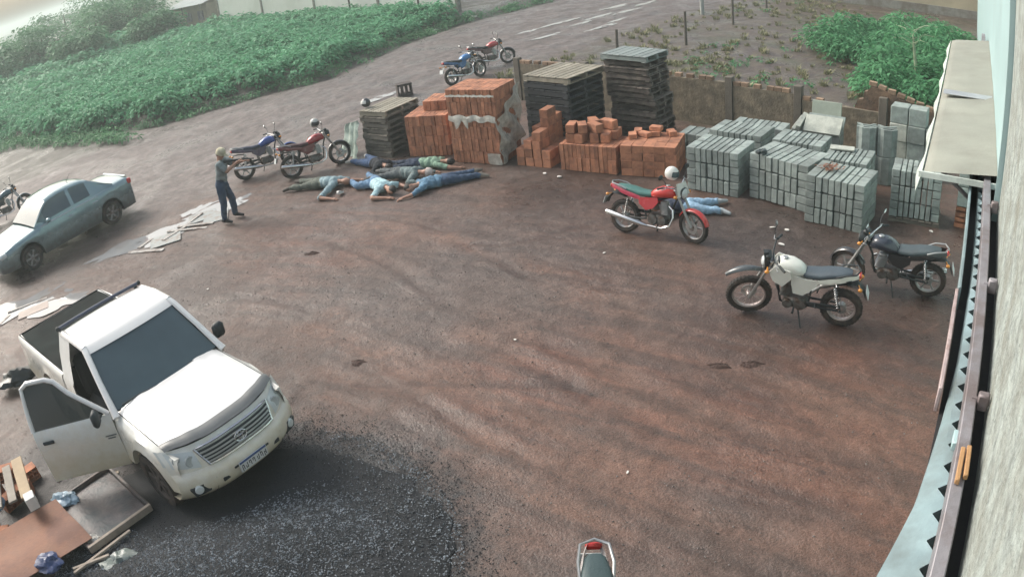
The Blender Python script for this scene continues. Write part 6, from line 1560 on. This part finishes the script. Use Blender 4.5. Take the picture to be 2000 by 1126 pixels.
lay('large wet pale panel at the standing person\'s heels', 'panel', 'panel', -6.62, 16.05, R(15), .62, .70, PANEL_)
lay('long pale board crossing the panels in the mud', 'board', 'board', -7.45, 15.48, R(62), .95, .10, BOARD, dz=.03)
lay('short pale board at the edge of the crossed boards', 'board', 'board', -8.16, 15.12, R(68), .50, .11, BOARD)
lay('pale board lying lowest of the crossed boards', 'board', 'board', -7.95, 14.62, R(-12), 1.05, .13, BOARD)
lay('pale board lying farthest from the pickup, parallel pair', 'board', 'board', -7.05, 15.72, R(-8), 1.0, .09, BOARD, dz=.025)
lay('second pale board of the parallel pair', 'board', 'board', -7.2, 15.52, R(-6), 1.1, .09, BOARD, dz=.025)
lay('pale board standing out between the two wet panels', 'board', 'board', -7.22, 16.1, R(70), .7, .08, BOARD, dz=.03)
lay('pale board at the picture edge beyond the pickup bed', 'board', 'board', -10.75, 11.95, R(80), .9, .08, BOARD)
lay('pale broken panel beyond the pickup tailgate', 'panel', 'panel', -10.0, 12.45, R(30), .75, .4, material('pinkish_panel', (.36, .29, .25), .5, var=.3, scale=4))
lay('second pale board at the picture edge near the puddle', 'board', 'board', -10.35, 12.75, R(28), 1.0, .07, BOARD)
# broken tray and rubble beside the pickup door
tr_ = thing('wooden_tray', 'dark wooden mixing tray full of grey mud beside the open pickup door', 'tray', (-5.36, 6.20, gz(-5.36, 6.2) + .09), R(-40))
WD = material('dark_wet_wood', (.075, .07, .07), .55, var=.4, scale=5, bump=.3, c2=(.12, .09, .08), s2=3); WL = material('pale_raw_wood', (.33, .28, .23), .8, var=.3, scale=8, bump=.2)
for k in range(4): MB().box((0, -.345 + k * .23, .0), (1.22, .222, .03), b=.004).build('plank', WD, tr_)
MB().grid([[(x, y, .03 + .05 * vn1(x * 4 + 9, y * 4 + 5, 301) * (1 - (x / .58) ** 4) * (1 - (y / .44) ** 4)) for y in np.linspace(-.44, .44, 15)] for x in np.linspace(-.58, .58, 19)]).build('mud', material('mixing_mud', (.13, .115, .115), .5, var=.5, scale=4, bump=.5, c2=(.065, .075, .08), s2=3), tr_)
for (c, s) in (((.61, 0, .05), (.05, .98, .10)), ((-.61, 0, .05), (.04, .98, .09)), ((0, .475, .05), (1.18, .04, .09)), ((0, -.475, .05), (1.18, .05, .10))): MB().box(c, s, b=.006).build('rim_board', WL if c[0] > .5 else WD, tr_)
# rusty sheet and boxes in the corner
RUST = material('rusty_sheet', (.24, .115, .07), .7, .1, var=.35, scale=3, bump=.2, c2=(.15, .075, .055), s2=1.6)
rs = tag(MB().grid([[(x, y, .02 * math.sin(x * 7) + .30 - .10 * y) for y in np.linspace(-.75, .75, 9)] for x in np.linspace(-.55, .55, 14)]).grid([[(x, y, .02 * math.sin(x * 7) + .29 - .10 * y) for y in np.linspace(-.75, .75, 9)] for x in np.linspace(-.55, .55, 14)]).build('rusty_sheet', RUST), 'rust-brown sheet covering the rubble in the bottom corner', 'sheet'); rs.location = (-6.08, 5.32, gz(-6, 5.3)); rs.rotation_euler = (0, 0, R(-38))
def lattice_brick(x, y, z, a, lab):
    root = thing('hollow_brick', lab, 'brick', (x, y, z), a, 'hollow bricks in the corner heap')
    mb = MB()
    L, W_, H_ = .29, .19, .19
    for i in range(4): mb.box((-L / 2 + .01 + i * (L - .02) / 3, 0, 0), (.018, W_, H_))
    for k in range(4): mb.box((0, 0, -H_ / 2 + .009 + k * (H_ - .018) / 3), (L - .02, W_ - .004, .016))
    mb.build('shell', CLAY, root)
cnt = 0
for (x, y, z, a) in [(-7.15, 6.72, .30, .3), (-6.95, 6.92, .1, .9), (-7.4, 6.5, .12, .1), (-6.85, 6.55, .12, .5), (-7.0, 6.35, .12, 1.1), (-6.92, 5.50, .36, .5), (-7.05, 5.28, .36, 1.0), (-6.75, 5.62, .15, .2), (-6.98, 5.72, .15, .8), (-7.2, 6.95, .12, .6)]:
    lattice_brick(x, y, gz(x, y) + z, a, 'hollow red brick in the corner heap, %s' % ['resting on top by the boards', 'nearest the open pickup door', 'at the picture edge by the boards', 'under the front of the boards', 'under the middle of the boards', 'beside the rusty sheet, on top', 'beside the rusty sheet, at the picture edge', 'beside the rusty sheet, underneath', 'between the rusty sheet and the boards', 'farthest from the rusty sheet'][cnt]); cnt += 1
CARD = material('cardboard', (.40, .31, .205), .8, var=.2, scale=5, bump=.1)
for k, (x, y, z, a, L, W_, lab) in enumerate([(-6.62, 6.42, .46, -52, .95, .17, 'tan plank lying on the corner heap nearest the white box'), (-6.78, 6.30, .45, -54, .85, .13, 'grey-tan plank beside the tan one on the corner heap'), (-6.98, 6.2, .44, -58, .9, .15, 'pale grey plank at the picture edge on the corner heap')]):
    o = MB().box((0, 0, 0), (L, W_, .035), b=.005).build('plank', CARD if k == 0 else material('grey_plank', (.29, .26, .22), .8, var=.3)); o.location = (x, y, gz(x, y) + z); o.rotation_euler = (0, .03, R(a)); tag(o, lab, 'plank', 'planks on the corner heap')
bx = thing('carton', 'small white carton with grey label at the end of the tan plank', 'box', (-6.22, 5.98, gz(-6.2, 6) + .34), R(-50))
MB().box((0, 0, .09), (.18, .15, .18), b=.006).build('carton_body', material('white_card', (.60, .60, .57), .7, var=.1), bx); MB().box((.0, -.077, .11), (.08, .004, .05)).build('label', GREYP, bx)
def bag(label, x, y, z, r, c, name='plastic_bag', cat='bag'):
    m = material('bag_%.2f_%.2f_%.2f' % c, c, .35, var=.3, scale=8, bump=.3)
    rows = []
    for i in range(15):
        b_ = -math.pi / 2 + math.pi * i / 14; row = []
        for t in np.linspace(0, 2 * math.pi, 29)[:-1]:
            p = Vector((math.cos(b_) * math.cos(t), math.cos(b_) * math.sin(t), math.sin(b_))); sd = x * 13 + y * 7
            k = .35 + .75 * vn1(p.x * 1.6 + sd, p.y * 1.6 + p.z * 1.3, 401) + .45 * vn1(p.x * 4 + sd, p.y * 4 - p.z * 3, 402) + .25 * abs(vn1(p.x * 9 + p.z * 5 + sd, p.y * 9, 403) - .5)
            row.append((r * k * p.x * 1.25, r * k * p.y, r * k * (.55 if p.z > 0 else .35) * p.z))
        rows.append(row)
    o = MB().grid(rows, closed=True).build(name, m, smooth=28); o.location = (x, y, gz(x, y) + z + r * .25); tag(o, label, cat)
bag('pale blue plastic bag between the corner heap and the wooden tray', -5.98, 6.33, .12, .17, (.26, .36, .44))
bag('crumpled blue plastic under the planks at the picture edge', -7.0, 6.02, .28, .15, (.10, .17, .27))
bag('dark blue plastic bag on the rusty sheet at the bottom edge', -5.55, 5.05, .26, .14, (.03, .05, .13))
bag('clump of grey-green cement rubble behind the open door', -8.55, 9.45, .1, .30, (.022, .027, .025), 'rubble_clump', 'rubble')
bag('grey lump of cement below the wooden tray', -4.72, 5.30, .0, .22, (.16, .19, .18), 'cement_lump', 'rubble')
bag('dark pot-like lump on the corner of the second block stack', 5.02, 13.15, .915, .10, (.03, .045, .045), 'dark_lump', 'pot')
for k, (x, y, a, L) in enumerate([(-5.02, 5.42, .9, .9), (-5.12, 5.25, .5, .5)]): lay(['thin grey stick poking out below the rusty sheet', 'short grey stick below the rusty sheet'][k], 'stick', 'stick', x, y, a, L, .04, WL, .03, .12, 'sticks in the corner heap')
bag('torn grey plastic sheet heaped at the picture edge below the planks', -7.15, 5.75, .2, .2, (.26, .27, .27))
bag('crumpled white paper beside the sticks in the corner heap', -5.25, 5.62, .1, .10, (.48, .47, .44))
for k, (x, y, a) in enumerate([(-5.62, 6.92, .5), (-6.35, 7.05, 1.2), (-5.0, 6.78, .2)]): lay(['broken pale slat lying beyond the wooden tray', 'broken slat lying under the open pickup door', 'short slat at the corner of the wooden tray'][k], 'stick', 'stick', x, y, a, .42, .06, WL, .02, .0, 'sticks in the corner heap')
# flat tile on the stack behind, rusty leaves on the nearest stack
zt = gz(6.4, 12.7) + .915
o = MB().box((0, 0, 0), (.50, .24, .03), b=.004).build('tile', CB2); o.location = (6.72, 13.02, zt + .02); o.rotation_euler = (0, 0, R(-30)); tag(o, 'pale flat tile on the block stack behind the nearest one', 'tile')
rl = random.Random(8); V, T = [], []
for i in range(70):
    a = rl.uniform(0, 6.28); r = abs(rl.gauss(0, .09)); c = np.array([r * math.cos(a) * 1.3, r * math.sin(a), rl.uniform(.0, .06)]); d = np.array([math.cos(a + 1), math.sin(a + 1), rl.uniform(-.2, .3)]); s_ = np.array([-d[1], d[0], 0])
    V += [c, c + d * .04 + s_ * .02, c + d * .08, c + d * .04 - s_ * .02]; T.append(rl.random())
lf = leaf_mesh('dry_sprig', np.array(V), np.array(T), leaf_material('rust_leaf', (.14, .055, .03), (.28, .12, .07), .1)); lf.location = (5.95, 12.05, gz(5.9, 12) + .925); tag(lf, 'rusty dry sprig lying on the block stack nearest the camera', 'sprig')
# litter
LIT = material('litter_white', (.62, .60, .56), .6, var=.15)
spots = [(1.02, 15.75, 'white scrap at the foot of the stepped brick pile', .07), (1.3, 15.45, 'pale straw-like scrap before the stepped brick pile', .09), (2.2, 16.75, 'white scrap on the ground behind the brick piles', .08), (4.72, 11.75, 'pale scrap near the middle block stack', .06), (4.62, 11.05, 'larger pale stone before the nearest block stack', .08), (1.62, 11.6, 'white crumb beside the lone red motorcycle', .04), (-2.3, 39.6, 'white litter at the field edge far up the road', .22), (-.2, 42.5, 'white strip of litter at the far field bend', .28),
         (-5.0, 6.85, 'white fleck on the tray rim', .04), (7.62, 10.85, 'pale stone before the canopy-end stack', .06), (-5.6, 12.2, 'tiny white fleck beyond the pickup mirror', .03), (-.05, 9.2, 'tiny white fleck in the middle of the yard', .03), (1.0, 6.2, 'tiny white fleck in the red mud', .03), (4.95, 11.6, 'flat pale scrap between motorcycle and block stacks', .07)]
for (x, y, lab, s) in spots:
    mb = MB(); k = 7; pts = [(s * (.6 + .5 * rl.random()) * math.cos(2 * math.pi * j / k), s * .6 * (.6 + .5 * rl.random()) * math.sin(2 * math.pi * j / k)) for j in range(k)]
    mb.prism(pts, 0, s * .22); o = mb.build('pale_scrap', LIT, smooth=0); o.location = (x, y, gz(x, y) + .012); o.rotation_euler = (rl.uniform(-.2, .2), rl.uniform(-.2, .2), rl.uniform(0, 6)); tag(o, lab, 'litter', 'bits of litter')
sho = MB().loft([[(x, w * cx, .02 + h * cy) for cx, cy in ((-1, 0), (1, 0), (.8, 1), (-.8, 1))] for (x, w, h) in ((-.13, .03, .04), (-.09, .04, .07), (.0, .038, .06), (.07, .045, .04), (.13, .03, .02))]).build('shoe', LIT, smooth=50); sho.location = (-3.58, 16.22, gz(-3.58, 16.2) + .02); sho.rotation_euler = (0, .2, R(70)); tag(sho, 'white shoe lying between two people on the ground', 'shoe')
# drag marks: small clods of red earth
cl = material('red_clod', (.062, .036, .030), .9, var=.5, scale=14, bump=.8)
for k, (x, y, lab) in enumerate([(2.55, 7.95, 'dark flat clod in the mud before the white trail motorcycle'), (2.98, 7.85, 'larger dark clod beside the flat one before the white trail motorcycle'), (-3.7, 13.2, 'red clod in the mud near the standing person'), (-2.3, 9.15, 'dark clod in the mud beyond the pickup hood')]):
    rows = [[((.15 * f * (.55 + .9 * vn1(3 * math.cos(t) + k * 7, 3 * math.sin(t), 501))) * math.cos(t), (.07 * f * (.55 + .9 * vn1(3 * math.cos(t) + k * 7, 3 * math.sin(t), 502))) * math.sin(t), .03 * (1 - f * f) * (.4 + vn1(f * 5 + t, k, 503)) - .012 * f) for t in np.linspace(0, 2 * math.pi, 19)[:-1]] for f in (1, .8, .55, .3, .02)]
    o = MB().grid(rows, closed=True).build('mud_clod', cl, smooth=30); o.location = (x, y, gz(x, y) + .01); o.rotation_euler = (0, 0, rl.uniform(-.4, .4)); tag(o, lab, 'mud clod', 'mud clods')
# ================================================================ air
def make_haze():
    m = bpy.data.materials.new('haze_air'); m.use_nodes = True; nt = m.node_tree; nt.nodes.clear()
    o_ = nt.nodes.new('ShaderNodeOutputMaterial'); v = nt.nodes.new('ShaderNodeVolumePrincipled')
    v.inputs['Color'].default_value = (0.86, 0.98, 0.94, 1); v.inputs['Density'].default_value = 0.0024; v.inputs['Anisotropy'].default_value = 0.25
    nt.links.new(v.outputs[0], o_.inputs['Volume'])
    o = MB().box((0, 30, 4.25), (9200, 9200, 11.5)).build('haze', [m], smooth=0)
    tag(o, 'thin damp haze over the field', kind='stuff')
make_haze()
